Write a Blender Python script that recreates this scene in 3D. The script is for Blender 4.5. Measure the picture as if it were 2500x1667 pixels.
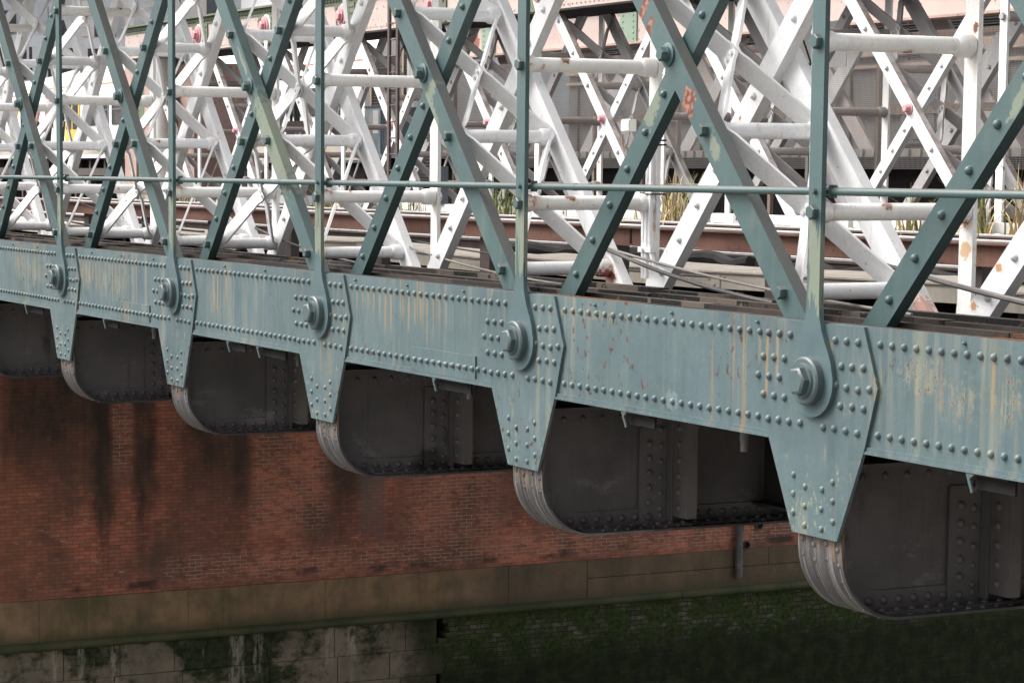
import bpy, math, random
from math import radians, sin, cos, pi, sqrt, atan2
from mathutils import Vector, Matrix
random.seed(7)
for o in list(bpy.data.objects): bpy.data.objects.remove(o)
SC = bpy.context.scene
COL = SC.collection

# ------------------------------------------------------------------ camera
CAM = Vector((24.3671, -7.7185, 1.1375)); YAW, PITCH, ROLL = -1.13088, 0.104489, 0.004766
F_PX, PX, PY = 5925.5, 931.78, 1033.85
def cam_axes():
    cy, sy, cp, sp = cos(YAW), sin(YAW), cos(PITCH), sin(PITCH)
    f = Vector((sy*cp, cy*cp, -sp)); r = Vector((cy, -sy, 0)); u = r.cross(f)
    cr, sr = cos(ROLL), sin(ROLL)
    return cr*r+sr*u, -sr*r+cr*u, f
cd = bpy.data.cameras.new('camera'); cam = bpy.data.objects.new('camera', cd); COL.objects.link(cam)
r_, u_, f_ = cam_axes()
cam.matrix_world = Matrix(((r_.x, u_.x, -f_.x, CAM.x), (r_.y, u_.y, -f_.y, CAM.y), (r_.z, u_.z, -f_.z, CAM.z), (0, 0, 0, 1)))
cd.sensor_width = 36; cd.lens = F_PX/2500*36
cd.shift_x = (1250-PX)/2500; cd.shift_y = (PY-833.5)/2500
cd.clip_start = .1; cd.clip_end = 3000
SC.camera = cam

# ------------------------------------------------------------------ sky, sun, exposure
SUN_EL, SUN_AZ = radians(50), radians(222)      # azimuth from +Y clockwise: light comes from the front left
w = bpy.data.worlds.new('World'); SC.world = w; w.use_nodes = True
nt = w.node_tree; nt.nodes.clear()
wo = nt.nodes.new('ShaderNodeOutputWorld'); bg = nt.nodes.new('ShaderNodeBackground'); sk = nt.nodes.new('ShaderNodeTexSky')
sk.sky_type = 'NISHITA'; sk.sun_disc = False; sk.sun_elevation = SUN_EL; sk.sun_rotation = SUN_AZ
sk.air_density = 1.0; sk.dust_density = 6.0; sk.ozone_density = 1.0
hs = nt.nodes.new('ShaderNodeHueSaturation'); hs.inputs['Saturation'].default_value = .16
nt.links.new(sk.outputs[0], hs.inputs['Color']); nt.links.new(hs.outputs[0], bg.inputs['Color'])
bg.inputs['Strength'].default_value = .15
nt.links.new(bg.outputs[0], wo.inputs[0])
sd = bpy.data.lights.new('sun', 'SUN'); sd.energy = 1.2; sd.angle = radians(40); sd.color = (1, .96, .9)
so = bpy.data.objects.new('sun', sd); COL.objects.link(so)
dirv = Vector((sin(SUN_AZ)*cos(SUN_EL), cos(SUN_AZ)*cos(SUN_EL), sin(SUN_EL)))
so.rotation_euler = dirv.to_track_quat('Z', 'Y').to_euler()
SC.view_settings.view_transform = 'Standard'; SC.view_settings.look = 'None'
SC.view_settings.exposure = 1.2; SC.view_settings.gamma = 1
SC.render.engine = 'CYCLES'; SC.cycles.max_bounces = 6; SC.cycles.use_denoising = True

# ------------------------------------------------------------------ material nodes
class NT:
    def __init__(s, name):
        s.m = bpy.data.materials.new(name); s.m.use_nodes = True; s.t = s.m.node_tree; s.t.nodes.clear()
        s.out = s.n('ShaderNodeOutputMaterial'); s.b = s.n('ShaderNodeBsdfPrincipled')
        s.t.links.new(s.b.outputs[0], s.out.inputs[0])
        g = s.n('ShaderNodeNewGeometry'); s.pos = g.outputs['Position']; s.nrm = g.outputs['True Normal']
        s._x = None
    def n(s, k): return s.t.nodes.new(k)
    def put(s, v, i):
        if isinstance(v, bpy.types.NodeSocket): s.t.links.new(v, i)
        elif v is not None:
            if isinstance(v, (tuple, list)) and len(v) == 3 and i.type == 'RGBA': v = (*v, 1)
            i.default_value = v
    def math(s, op, a, b=0.0, clamp=False):
        n = s.n('ShaderNodeMath'); n.operation = op; n.use_clamp = clamp; s.put(a, n.inputs[0]); s.put(b, n.inputs[1]); return n.outputs[0]
    def mul(s, a, b): return s.math('MULTIPLY', a, b)
    def vmul(s, v, k):
        n = s.n('ShaderNodeVectorMath'); n.operation = 'MULTIPLY'; s.put(v, n.inputs[0]); s.put(k, n.inputs[1]); return n.outputs[0]
    def vadd(s, v, k):
        n = s.n('ShaderNodeVectorMath'); n.operation = 'ADD'; s.put(v, n.inputs[0]); s.put(k, n.inputs[1]); return n.outputs[0]
    def noise(s, scale=(1, 1, 1), detail=4, rough=.55, off=0, dist=0.0, vec=None):
        if not isinstance(scale, tuple): scale = (scale,)*3
        v = s.vmul(vec or s.pos, scale)
        if off: v = s.vadd(v, (off, off*1.7, off*.6))
        n = s.n('ShaderNodeTexNoise'); s.t.links.new(v, n.inputs['Vector']); n.inputs['Scale'].default_value = 1
        n.inputs['Detail'].default_value = detail; n.inputs['Roughness'].default_value = rough; n.inputs['Distortion'].default_value = dist
        return n.outputs['Fac']
    def ramp(s, v, a, b, lo=0.0, hi=1.0):
        n = s.n('ShaderNodeMapRange'); n.interpolation_type = 'SMOOTHSTEP' if lo == 0 and hi == 1 else 'LINEAR'
        n.clamp = True
        s.put(v, n.inputs[0]); s.put(a, n.inputs[1]); s.put(b, n.inputs[2]); s.put(lo, n.inputs[3]); s.put(hi, n.inputs[4]); return n.outputs[0]
    def mix(s, f, a, b):
        n = s.n('ShaderNodeMix'); n.data_type = 'RGBA'; s.put(f, n.inputs[0]); s.put(a, n.inputs[6]); s.put(b, n.inputs[7]); return n.outputs[2]
    def xyz(s):
        if not s._x:
            n = s.n('ShaderNodeSeparateXYZ'); s.t.links.new(s.pos, n.inputs[0]); s._x = n.outputs
        return s._x
    def band(s, v, a, b, e):                       # 1 between a and b with soft edge e
        return s.mul(s.ramp(v, a-e, a+e), s.ramp(v, b+e, b-e))
    def comb(s, a, b, c):
        n = s.n('ShaderNodeCombineXYZ'); s.put(a, n.inputs[0]); s.put(b, n.inputs[1]); s.put(c, n.inputs[2]); return n.outputs[0]
    def bump(s, h, strength=.2, dist=.01):
        n = s.n('ShaderNodeBump'); n.inputs['Strength'].default_value = strength; n.inputs['Distance'].default_value = dist
        s.put(h, n.inputs['Height']); s.t.links.new(n.outputs[0], s.b.inputs['Normal'])
    def done(s, c, rough=.5, metal=0, spec=None):
        s.put(c, s.b.inputs['Base Color']); s.put(rough, s.b.inputs['Roughness']); s.b.inputs['Metallic'].default_value = metal
        if spec is not None: s.b.inputs['Specular IOR Level'].default_value = spec
        return s.m

RUST = (.10, .028, .016); RUSTD = (.075, .022, .015); PALE = (.165, .188, .142); CREAM = (.21, .20, .145); OCHRE = (.24, .15, .06)
def paint(name, c1, c2, streak=.0, ochre=.0, chips=.0, rough=.5, patches=(), grime=0, grimecol=(.16, .12, .09), bump=.25, zpatch=None, spots=0, seed=0.0, spec=None, fleck=0, drip=0, blobs=(), lowcol=None):
    s = NT(name)
    c = s.mix(s.ramp(s.noise(1.1, 6, .6, seed), .32, .68), c1, c2)
    fine = s.noise(34, 3, .6, seed+3)
    c = s.mix(s.ramp(fine, .3, .75, 0, .22), c, tuple(x*.62 for x in c1))
    sp = s.noise(55, 2, .5, seed+9)                                   # specks of dirt
    c = s.mix(s.ramp(sp, .70, .75, 0, .5), c, tuple(x*.35 for x in c1))
    if streak:
        m = s.mul(s.ramp(s.noise((11, 11, .32), 3, .6, seed+1), .5, .7), s.ramp(s.noise((.55, .55, 1.1), 3, .5, seed+2), .40, .62))
        c = s.mix(s.mul(m, streak), c, CREAM)
        m2 = s.mul(s.ramp(s.noise((17, 17, .9), 3, .5, seed+21), .54, .74), .35)
        c = s.mix(m2, c, tuple(x*.72 for x in c1))
    if ochre:
        m = s.mul(s.ramp(s.noise((16, 16, .45), 2, .5, seed+5), .56, .68), s.ramp(s.noise((.62, .62, .9), 2, .5, seed+6), .50, .64))
        c = s.mix(s.mul(m, ochre), c, OCHRE)
    if fleck:
        X = s.xyz(); low = s.ramp(X[2], -.30, -.48)
        f = s.mul(s.ramp(s.noise((38, 38, 22), 4, .7, seed+31), .54, .66), s.ramp(s.noise((6, 6, 2.5), 4, .6, seed+32), .42, .60))
        c = s.mix(s.mul(f, s.math('ADD', s.mul(low, .55), .12)), c, (.235, .245, .16))
        f2 = s.mul(s.ramp(s.noise((30, 30, 1.3), 4, .65, seed+33), .48, .64), s.ramp(s.noise((1.3, 1.3, .5), 3, .5, seed+34), .35, .6))
        c = s.mix(s.mul(f2, .18), c, (.17, .195, .175))
        fx = s.math('ADD', s.math('DIVIDE', s.math('SUBTRACT', X[0], .05), .1016), .5)
        wn = s.n('ShaderNodeTexWhiteNoise'); wn.noise_dimensions = '1D'; s.t.links.new(s.math('FLOOR', fx), wn.inputs['W'])
        fr = s.math('ABSOLUTE', s.math('ADD', s.math('SUBTRACT', s.math('FRACT', fx), .5), s.mul(s.math('SUBTRACT', s.noise((9, 9, 5), 3, .6, 61), .5), .16)))
        ln = s.math('SUBTRACT', .22, s.math('ADD', s.mul(wn.outputs[0], .42), .05))
        run = s.mul(s.mul(s.ramp(fr, .20, .06), s.ramp(X[2], ln, s.math('ADD', ln, .10))), s.ramp(X[2], .235, .215))
        run = s.mul(run, s.mul(s.ramp(s.noise((.55, .55, .55), 2, .5, 63), .44, .58), s.ramp(wn.outputs[0], .15, .6)))
        c = s.mix(s.mul(run, .75), c, s.mix(wn.outputs[0], (.20, .18, .125), (.24, .155, .07)))
        rim = s.mul(s.ramp(fr, .34, .2), s.mul(s.band(X[2], .19, .262, .01), s.ramp(s.noise((30, 30, 30), 3, .6, 67), .56, .62)))
        c = s.mix(s.mul(rim, s.ramp(s.noise((.55, .55, .55), 2, .5, 63), .47, .58)), c, (.045, .035, .028))
    if lowcol: c = s.mix(s.ramp(s.math('ADD', s.xyz()[2], s.mul(s.noise((20, 20, 6), 4, .6, 71), .25)), .58, .50), c, lowcol)
    for (bx_, by_, bz_, br, bc) in blobs:
        q = s.n('ShaderNodeVectorMath'); q.operation = 'DISTANCE'; s.t.links.new(s.pos, q.inputs[0]); q.inputs[1].default_value = (bx_, by_, bz_)
        d = s.math('ADD', s.math('DIVIDE', q.outputs['Value'], br), s.math('SUBTRACT', s.mul(s.noise(26, 5, .7, bx_), 2.4), 1.2))
        c = s.mix(s.ramp(d, 1.5, .8, 0, .5), c, (.62, .40, .25)); c = s.mix(s.ramp(d, .9, .8, 0, .95), c, bc)
    if drip:
        f = s.mul(s.ramp(s.noise((22, 22, 1.6), 4, .6, seed+35), .56, .74), s.ramp(s.noise(1.7, 3, .5, seed+36), .46, .64))
        c = s.mix(s.mul(f, drip), c, (.50, .38, .27))
        f = s.mul(s.ramp(s.noise(4.5, 5, .7, seed+37), .52, .72), .5)
        c = s.mix(s.mul(f, drip), c, (.52, .50, .50))
    for (x, z, rx, rz, ang, col) in patches:
        X = s.xyz(); dx = s.math('SUBTRACT', X[0], x); dz = s.math('SUBTRACT', X[2], z); ca, sa = cos(ang), sin(ang)
        a = s.math('DIVIDE', s.math('ADD', s.mul(dx, ca), s.mul(dz, sa)), rx); b = s.math('DIVIDE', s.math('SUBTRACT', s.mul(dz, ca), s.mul(dx, sa)), rz)
        d = s.math('SQRT', s.math('ADD', s.mul(a, a), s.mul(b, b)))
        d = s.math('ADD', d, s.math('SUBTRACT', s.mul(s.noise(20, 6, .72, x), 3.2), 1.6))
        e = .05
        if col == 'C':
            e0 = s.ramp(d, 1.1, .5); tt = s.noise((46, 46, 30), 4, .65, x*3)
            m = s.mul(s.ramp(tt, .60, .64), e0)
            c = s.mix(s.mul(s.mul(s.ramp(s.noise((40, 40, 2.2), 3, .6, x), .46, .62), e0), .5), c, (.24, .21, .13))
            c = s.mix(s.mul(s.ramp(tt, .565, .60), e0), c, (.2, .2, .15))
            c = s.mix(m, c, s.mix(s.ramp(s.noise(70, 2, .5), .45, .6), (.05, .022, .016), (.15, .06, .03)))
        elif col == RUST:
            c = s.mix(s.ramp(d, 1.13, 1.05, 0, .9), c, (.03, .03, .028))
            c = s.mix(s.ramp(d, 1.0+e, 1.0-e), c, s.mix(s.ramp(s.noise(30, 3, .5, 2), .4, .6), RUST, (.3, .13, .09)))
        else: c = s.mix(s.ramp(d, 1.0+e, 1.0-e, 0, .9), c, col)
    if zpatch:
        z0, z1, col = zpatch
        zz = s.math('ADD', s.xyz()[2], s.mul(s.math('SUBTRACT', s.noise((26, 26, 3.5), 5, .65, 4), .5), .7))
        m = s.mul(s.band(zz, z0, z1, .012), s.ramp(s.noise((13, 13, 1.4), 4, .65, 17), .45, .49))
        c = s.mix(s.mul(m, .9), c, col)
    if chips:
        m = s.mul(s.ramp(s.noise((20, 20, 14), 5, .6, seed+7), .61, .64), s.ramp(s.noise(.8, 2, .5, seed+8), 1-.42-chips*.1, 1-.36-chips*.1))
        c = s.mix(m, c, s.mix(s.ramp(s.noise(60, 2, .5), .4, .6), (.045, .018, .013), (.09, .036, .02)))
    if spots:
        core = s.noise(6.5, 3, .55, seed+12)
        c = s.mix(s.ramp(core, .70-spots*.05, .77-spots*.05, 0, .6), c, (.62, .40, .24))
        c = s.mix(s.ramp(core, .765-spots*.05, .78-spots*.05), c, (.15, .06, .04))
        rn = s.mul(s.ramp(s.noise((15, 15, 2.2), 4, .6, seed+51), .60, .74), s.ramp(s.noise((2.3, 2.3, 2.3), 2, .5, seed+52), .56, .68))
        c = s.mix(s.mul(rn, .75), c, (.42, .24, .13))
        c = s.mix(s.mul(s.ramp(s.noise(21, 4, .7, seed+53), .66, .70), .7), c, (.25, .2, .18))
    if grime:
        nz = s.n('ShaderNodeSeparateXYZ'); s.t.links.new(s.nrm, nz.inputs[0])
        g = s.mul(s.ramp(nz.outputs[2], .35, .6), s.ramp(s.noise(5, 4, .65, seed+14), .25, .62, .35, 1))
        c = s.mix(s.mul(g, grime), c, grimecol)
    h = s.math('ADD', s.mul(s.noise(70, 2, .5, 1), .5), s.noise(9, 4, .6, 2))
    s.bump(h, bump, .006)
    return s.done(c, s.ramp(s.noise(6, 3, .5), .3, .7, rough-.08, rough+.1), spec=spec)

RUSTP = [(11.96, 1.54, .062, .085, 0, RUST), (11.43, 2.12, .03, .12, -.6, RUST), (11.5, 2.0, .028, .07, -.5, RUST)]
M = {}
M['girder'] = paint('green_girder_paint', (.059, .093, .102), (.079, .119, .128), streak=.5, ochre=.65, chips=.75, rough=.5, fleck=1, patches=[(11.93, -.24, .07, .06, 0, (.115, .15, .158)), (13.83, .09, .035, .06, .3, 'C'), (13.72, -.125, .045, .04, 0, 'C'), (13.97, .02, .03, .09, 0, 'C'), (14.33, .10, .2, .12, 0, 'C'), (13.52, -.40, .02, .07, 0, 'C'), (14.62, .0, .16, .12, 0, 'C'), (15.0, .02, .12, .14, 0, 'C'), (.75, .04, .2, .12, 0, 'C'), (1.25, .02, .22, .12, 0, 'C'), (-.95, .03, .3, .16, 0, 'C'), (-1.5, .05, .3, .16, 0, 'C'), (.35, -.15, .07, .08, 0, 'C'), (1.75, .0, .15, .1, 0, 'C'), (4.3, -.02, .1, .14, 0, 'C'), (7.15, -.1, .05, .08, 0, 'C'), (11.0, .22, .6, .03, 0, 'C')])
M['bar'] = paint('green_bar_paint', (.047, .085, .087), (.061, .105, .105), streak=.12, rough=.42, grime=.9, grimecol=(.098, .088, .08),
    patches=RUSTP+[(8.50, 1.69, .05, .09, -.7, PALE), (8.5, 1.56, .05, .16, .75, PALE), (12.25, 1.26, .045, .09, .4, PALE), (4.85, 2.05, .025, .16, .75, PALE), (2.3, 1.95, .025, .2, .75, PALE)])
M['bar_up'] = paint('green_rising_bar_paint', (.044, .081, .084), (.057, .098, .099), streak=.12, rough=.42,
    patches=[(11.37, 1.52, .075, .13, -.5, PALE), (4.9, 1.86, .04, .16, -.7, PALE), (4.55, .72, .05, .11, -.6, PALE), (14.82, 1.5, .03, .12, -.7, PALE), (1.45, 1.2, .05, .14, -.7, PALE)])
M['bar_pale'] = paint('repainted_pale_green_bar', (.047, .085, .087), (.061, .105, .105), streak=.1, rough=.45, grime=.3, grimecol=(.12, .12, .1), zpatch=None,
    patches=[(5.49, 1.33, .5, .2, -.83, PALE), (4.85, 2.05, .025, .16, .75, PALE)])
M['upright'] = paint('green_upright_paint', (.047, .086, .089), (.063, .106, .108), streak=.2, rough=.45, zpatch=(.45, .90, PALE), lowcol=(.066, .104, .113))
M['white'] = paint('white_truss_paint', (.76, .76, .77), (.86, .86, .865), streak=0, rough=.5, grime=.3, grimecol=(.42, .36, .3), spots=.8, drip=.55, blobs=[(9.63, .27, .46, .05, (.17, .055, .03)), (9.65, .94, .40, .09, (.26, .05, .045)), (9.62, 1.0, .34, .06, (.5, .25, .23)), (13.15, .96, .36, .08, (.5, .28, .24)), (12.6, .40, 1.7, .05, (.17, .055, .03)), (11.95, .5, 1.95, .05, (.5, .2, .07)), (9.2, .45, 1.02, .04, (.17, .055, .03)), (5.6, .96, .45, .05, (.17, .055, .03)), (.9, .3, .46, .05, (.17, .055, .03)), (13.9, .89, .62, .03, (.5, .26, .12)), (13.7, .89, .40, .03, (.5, .26, .12)), (11.2, .9, 1.3, .04, (.17, .055, .03))])
M['cream'] = paint('cream_white_paint', (.84, .82, .785), (.90, .885, .855), streak=0, rough=.45, spots=1.1, seed=31, drip=.7, grime=.15, grimecol=(.5, .42, .33), blobs=[(10.07, .09, .93, .06, (.5, .24, .12)), (10.1, .40, .955, .045, (.17, .055, .03)), (10.07, .26, .93, .025, (.17, .055, .03)), (10.05, .80, .93, .04, (.45, .2, .09)), (13.4, .10, .92, .06, (.5, .25, .13)), (13.45, .48, .95, .04, (.17, .055, .03)), (13.42, .60, 1.80, .035, (.17, .055, .03)), (10.1, .33, 1.87, .04, (.17, .055, .03)), (6.7, .45, 1.87, .035, (.17, .055, .03)), (6.72, .10, .95, .05, (.5, .24, .12)), (6.72, .3, .95, .03, (.17, .055, .03)), (13.40, 1.0, .86, .06, (.45, .2, .09)), (13.45, 1.04, 1.93, .03, (.17, .055, .03)), (3.37, .1, .95, .05, (.5, .24, .12)), (10.07, 1.04, .75, .05, (.55, .36, .22)), (13.42, 1.04, .7, .055, (.55, .36, .22))])
M['farwhite'] = paint('dusty_white_paint', (.62, .61, .63), (.74, .73, .75), rough=.6, grime=.9, grimecol=(.17, .125, .095), spots=.4, seed=5)
M['fardull'] = paint('dusty_grey_white_paint', (.36, .345, .34), (.5, .49, .49), rough=.65, grime=.95, grimecol=(.15, .115, .09), spots=.5, seed=9)
M['fartube'] = paint('dusty_brown_grey_tube', (.33, .29, .27), (.45, .41, .39), rough=.7, grime=.7, grimecol=(.15, .115, .09), spots=1.0, seed=15)
M['pink'] = paint('pale_pink_paint', (.47, .365, .33), (.54, .43, .39), rough=.5, seed=40, chips=.5, patches=[(-17.95, 3.56, .12, .16, 0, (.25, .06, .035)), (-19.95, 3.5, .05, .05, 0, (.25, .06, .035)), (-16.6, 3.72, .03, .08, 0, (.03, .025, .02))])
M['pinkdark'] = paint('dusty_pink_paint', (.36, .24, .205), (.44, .30, .26), rough=.6, seed=41, chips=.5)
M['pinpink'] = paint('rose_pink_paint', (.58, .27, .29), (.68, .34, .36), rough=.4, seed=42)
M['olive'] = paint('olive_green_paint', (.10, .125, .075), (.15, .18, .115), rough=.6, grime=.8, grimecol=(.06, .055, .045), seed=43)
M['palegreen'] = paint('pale_grey_green_paint', (.20, .27, .2), (.26, .33, .25), rough=.6, seed=44)
M['soot'] = paint('sooty_black_iron', (.022, .02, .02), (.04, .036, .035), rough=.62, spec=.12, chips=0, seed=50, bump=.4)
M['dark'] = paint('dark_grimy_steel', (.012, .011, .011), (.02, .018, .018), rough=.8, spec=.12, seed=51)
M['junk'] = paint('dark_grey_rubber', (.03, .028, .028), (.055, .05, .05), rough=.8, spec=.12, seed=52)
M['rustbeam'] = paint('rusty_brown_steel', (.15, .066, .046), (.2, .095, .068), rough=.75, streak=.12, chips=.8, seed=53, grime=.6, grimecol=(.17, .14, .12))
M['rustpost'] = paint('dull_brown_steel', (.07, .05, .045), (.095, .07, .065), rough=.75, seed=54)
M['rail'] = paint('polished_rail_steel', (.42, .40, .39), (.55, .53, .52), rough=.3, seed=55)
M['railside'] = paint('brown_rail_side', (.06, .04, .033), (.1, .07, .055), rough=.8, seed=56)
M['tray'] = paint('weathered_cream_trough', (.50, .44, .37), (.6, .54, .46), rough=.7, streak=.35, grime=.75, grimecol=(.27, .225, .175), seed=57)
M['ribbed'] = paint('ribbed_grey_concrete', (.30, .275, .25), (.38, .35, .32), rough=.8, seed=58, grime=.4)
M['timber'] = paint('tan_weathered_timber', (.24, .175, .13), (.32, .24, .185), rough=.8, seed=59, spots=.8)
M['panel'] = paint('dusty_grey_brown_panel', (.075, .069, .067), (.115, .106, .102), rough=.75, seed=60, streak=.15)
M['mesh'] = paint('grey_wire', (.22, .2, .19), (.28, .26, .25), rough=.6, seed=61)
M['traincoach'] = paint('white_coach_paint', (.80, .79, .77), (.86, .85, .83), rough=.3, seed=62, bump=.02)
M['glass'] = paint('dark_coach_glass', (.05, .055, .06), (.09, .095, .1), rough=.12, seed=63, bump=.0)
M['yellow'] = paint('yellow_door_paint', (.72, .42, .06), (.8, .5, .1), rough=.35, seed=64, bump=.02)
M['orange'] = paint('orange_stripe', (.62, .2, .08), (.66, .24, .1), rough=.35, seed=65, bump=.02)
M['sand'] = paint('beige_coach_skirt', (.42, .37, .3), (.5, .45, .38), rough=.5, seed=66)
M['bluegrey'] = paint('pale_blue_cabinet', (.27, .36, .41), (.36, .45, .5), rough=.5, streak=.5, seed=67, patches=[(-14.40, 1.72, .028, .25, .06, (.5, .14, .11)), (-14.42, 2.02, .1, .1, 0, (.5, .42, .40))])
M['slate'] = paint('slate_grey_cabinet', (.10, .12, .14), (.14, .16, .18), rough=.5, seed=68)
M['facwhite'] = paint('white_cladding', (.76, .76, .77), (.82, .82, .83), rough=.4, seed=69, bump=.02)
M['facstone'] = paint('beige_stone_cladding', (.74, .68, .64), (.8, .75, .71), rough=.6, seed=70, bump=.05)
M['facgrey'] = paint('grey_cladding', (.58, .6, .63), (.66, .68, .71), rough=.3, seed=71, bump=.02)
M['facglass'] = paint('smoked_window_glass', (.06, .055, .06), (.11, .1, .105), rough=.1, seed=72, bump=0)
M['reed'] = paint('green_reed_leaf', (.10, .14, .035), (.2, .22, .06), rough=.6, seed=73, bump=0)
M['straw'] = paint('dry_straw_leaf', (.42, .30, .13), (.52, .40, .2), rough=.7, seed=74, bump=0)
M['cattail'] = paint('brown_seed_head', (.10, .05, .03), (.14, .075, .045), rough=.9, seed=75)
M['brownsign'] = paint('brown_sign_paint', (.06, .04, .033), (.075, .05, .042), rough=.5, seed=76, bump=.02)
M['signwhite'] = paint('white_sign_face', (.82, .81, .78), (.86, .85, .82), rough=.4, seed=77, bump=.0)
M['ink'] = paint('black_sign_ink', (.015, .015, .015), (.02, .02, .02), rough=.5, seed=78, bump=0)
M['cable'] = paint('grey_black_cable', (.05, .046, .044), (.09, .083, .08), rough=.7, seed=79)
M['palecable'] = paint('pale_grey_cable', (.17, .155, .14), (.24, .22, .2), rough=.7, seed=80)
M['coat'] = paint('dark_navy_coat', (.012, .014, .022), (.02, .022, .032), rough=.8, seed=81)
M['shirt'] = paint('pale_pink_shirt', (.52, .30, .27), (.6, .38, .35), rough=.8, seed=82)
M['skin'] = paint('skin', (.45, .27, .2), (.5, .31, .23), rough=.6, seed=83, bump=.02)
M['hair'] = paint('dark_hair', (.02, .014, .01), (.03, .02, .015), rough=.7, seed=84)
M['trouser'] = paint('dark_trousers', (.02, .02, .024), (.03, .03, .035), rough=.8, seed=85)

def sooty():                                      # cross girders: black-brown iron with a pale bloom
    s = NT('cross_girder_iron')
    c = s.mix(s.ramp(s.noise(2.2, 6, .6), .3, .7), (.074, .068, .071), (.118, .109, .112))
    c = s.mix(s.ramp(s.noise((3, 3, 1.2), 5, .65, 8), .60, .76, 0, .8), c, (.1, .086, .083))
    c = s.mix(s.ramp(s.noise((1.3, 1.3, 1.3), 3, .6, 3), .64, .70, 0, .85), c, (.02, .018, .018))
    X = s.xyz(); c = s.mix(s.mul(s.mul(s.ramp(s.noise((1.2, 2.4, 5.5), 5, .7, 15), .55, .72), s.ramp(X[2], -.75, -1.05)), .6), c, (.24, .225, .225))
    c = s.mix(s.mul(s.ramp(s.noise((9, 9, .8), 4, .65, 19), .56, .74), .55), c, (.03, .027, .027))
    c = s.mix(s.ramp(s.noise(48, 3, .6, 3), .66, .74, 0, .7), c, (.14, .13, .13))
    s.bump(s.math('ADD', s.noise(40, 3, .6), s.noise(5, 4, .6)), .4, .008)
    return s.done(c, .6)
M['iron'] = sooty()
def bentiron():                                   # curved end flanges: streaked along the strip
    s = NT('scraped_flange_iron'); X = s.xyz()
    lx = s.mul(X[0], 48)
    v = s.comb(lx, s.mul(X[1], 1.5), s.mul(X[2], 1.5))
    n = s.n('ShaderNodeTexNoise'); s.t.links.new(v, n.inputs['Vector']); n.inputs['Scale'].default_value = 1; n.inputs['Detail'].default_value = 5; n.inputs['Distortion'].default_value = .8
    c = s.mix(s.ramp(s.noise(3, 4, .6), .3, .7), (.038, .037, .039), (.066, .063, .065))
    c = s.mix(s.ramp(n.outputs[0], .54, .66, 0, .75), c, (.21, .2, .198))
    c = s.mix(s.ramp(n.outputs[0], .46, .38, 0, .85), c, (.022, .021, .021))
    z = s.math('ADD', X[2], s.mul(s.noise(8, 4, .6), .22))
    c = s.mix(s.mul(s.ramp(z, -.94, -.80), s.ramp(s.noise((24, 24, 2), 4, .6, 5), .46, .64)), c, (.15, .095, .06))
    s.bump(s.math('ADD', n.outputs[0], s.noise(40, 3, .6)), .5, .008)
    return s.done(c, .62)
M['bent'] = bentiron()
M['plateiron'] = paint('grey_brown_iron', (.088, .081, .079), (.13, .12, .117), rough=.6, streak=.3, seed=95, bump=.5)  # girder iron made paler, painting in the light on the bracket faces
def ledge():                                      # tarry plates inside the chord
    s = NT('tarry_plate_edges'); X = s.xyz()
    bv = s.n('ShaderNodeTexVoronoi'); bv.feature = 'F1'; bv.voronoi_dimensions = '2D'
    v = s.comb(s.mul(X[0], 3.1), s.mul(X[1], 4), 0); s.t.links.new(v, bv.inputs['Vector']); bv.inputs['Scale'].default_value = 1
    sc = s.n('ShaderNodeSeparateColor'); s.t.links.new(bv.outputs['Color'], sc.inputs[0])
    c = s.mix(s.ramp(sc.outputs[0], .55, .62), (.012, .011, .0105), (.04, .032, .027))
    c = s.mix(s.ramp(sc.outputs[1], .84, .88, 0, .8), c, (.12, .095, .078))
    c = s.mix(s.ramp(s.noise((15, 15, 20), 4, .7), .60, .70, 0, .7), c, (.16, .14, .12))
    c = s.mix(s.ramp(s.noise((9, 9, 12), 4, .7, 6), .58, .66), c, (.012, .011, .01))
    nz = s.n('ShaderNodeSeparateXYZ'); s.t.links.new(s.nrm, nz.inputs[0])
    c = s.mix(s.mul(s.ramp(nz.outputs[2], .6, .9), .55), c, (.10, .082, .068))  # upward faces tinted paler: light on the plate tops painted in
    c = s.mix(s.mul(s.ramp(s.noise(.7, 2, .5, 21), .64, .68), .7), c, (.17, .075, .033))
    s.bump(s.noise(30, 4, .6), .6, .01)
    return s.done(c, .75, spec=.15)
M['ledge'] = ledge()
M['ledgebrown'] = paint('rusty_plate_edges', (.03, .025, .022), (.062, .05, .043), rough=.8, seed=97, spec=.15, chips=1.2, bump=.6, patches=[(10.9, .34, .6, .08, 0, (.12, .052, .026)), (11.9, .34, .3, .06, 0, (.025, .022, .02)), (8.9, .34, .5, .06, 0, (.025, .022, .02)), (15.2, .34, .5, .06, 0, (.10, .045, .024)), (5.0, .34, .5, .06, 0, (.025, .022, .02)), (2.0, .34, .4, .06, 0, (.03, .025, .022))])

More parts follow.
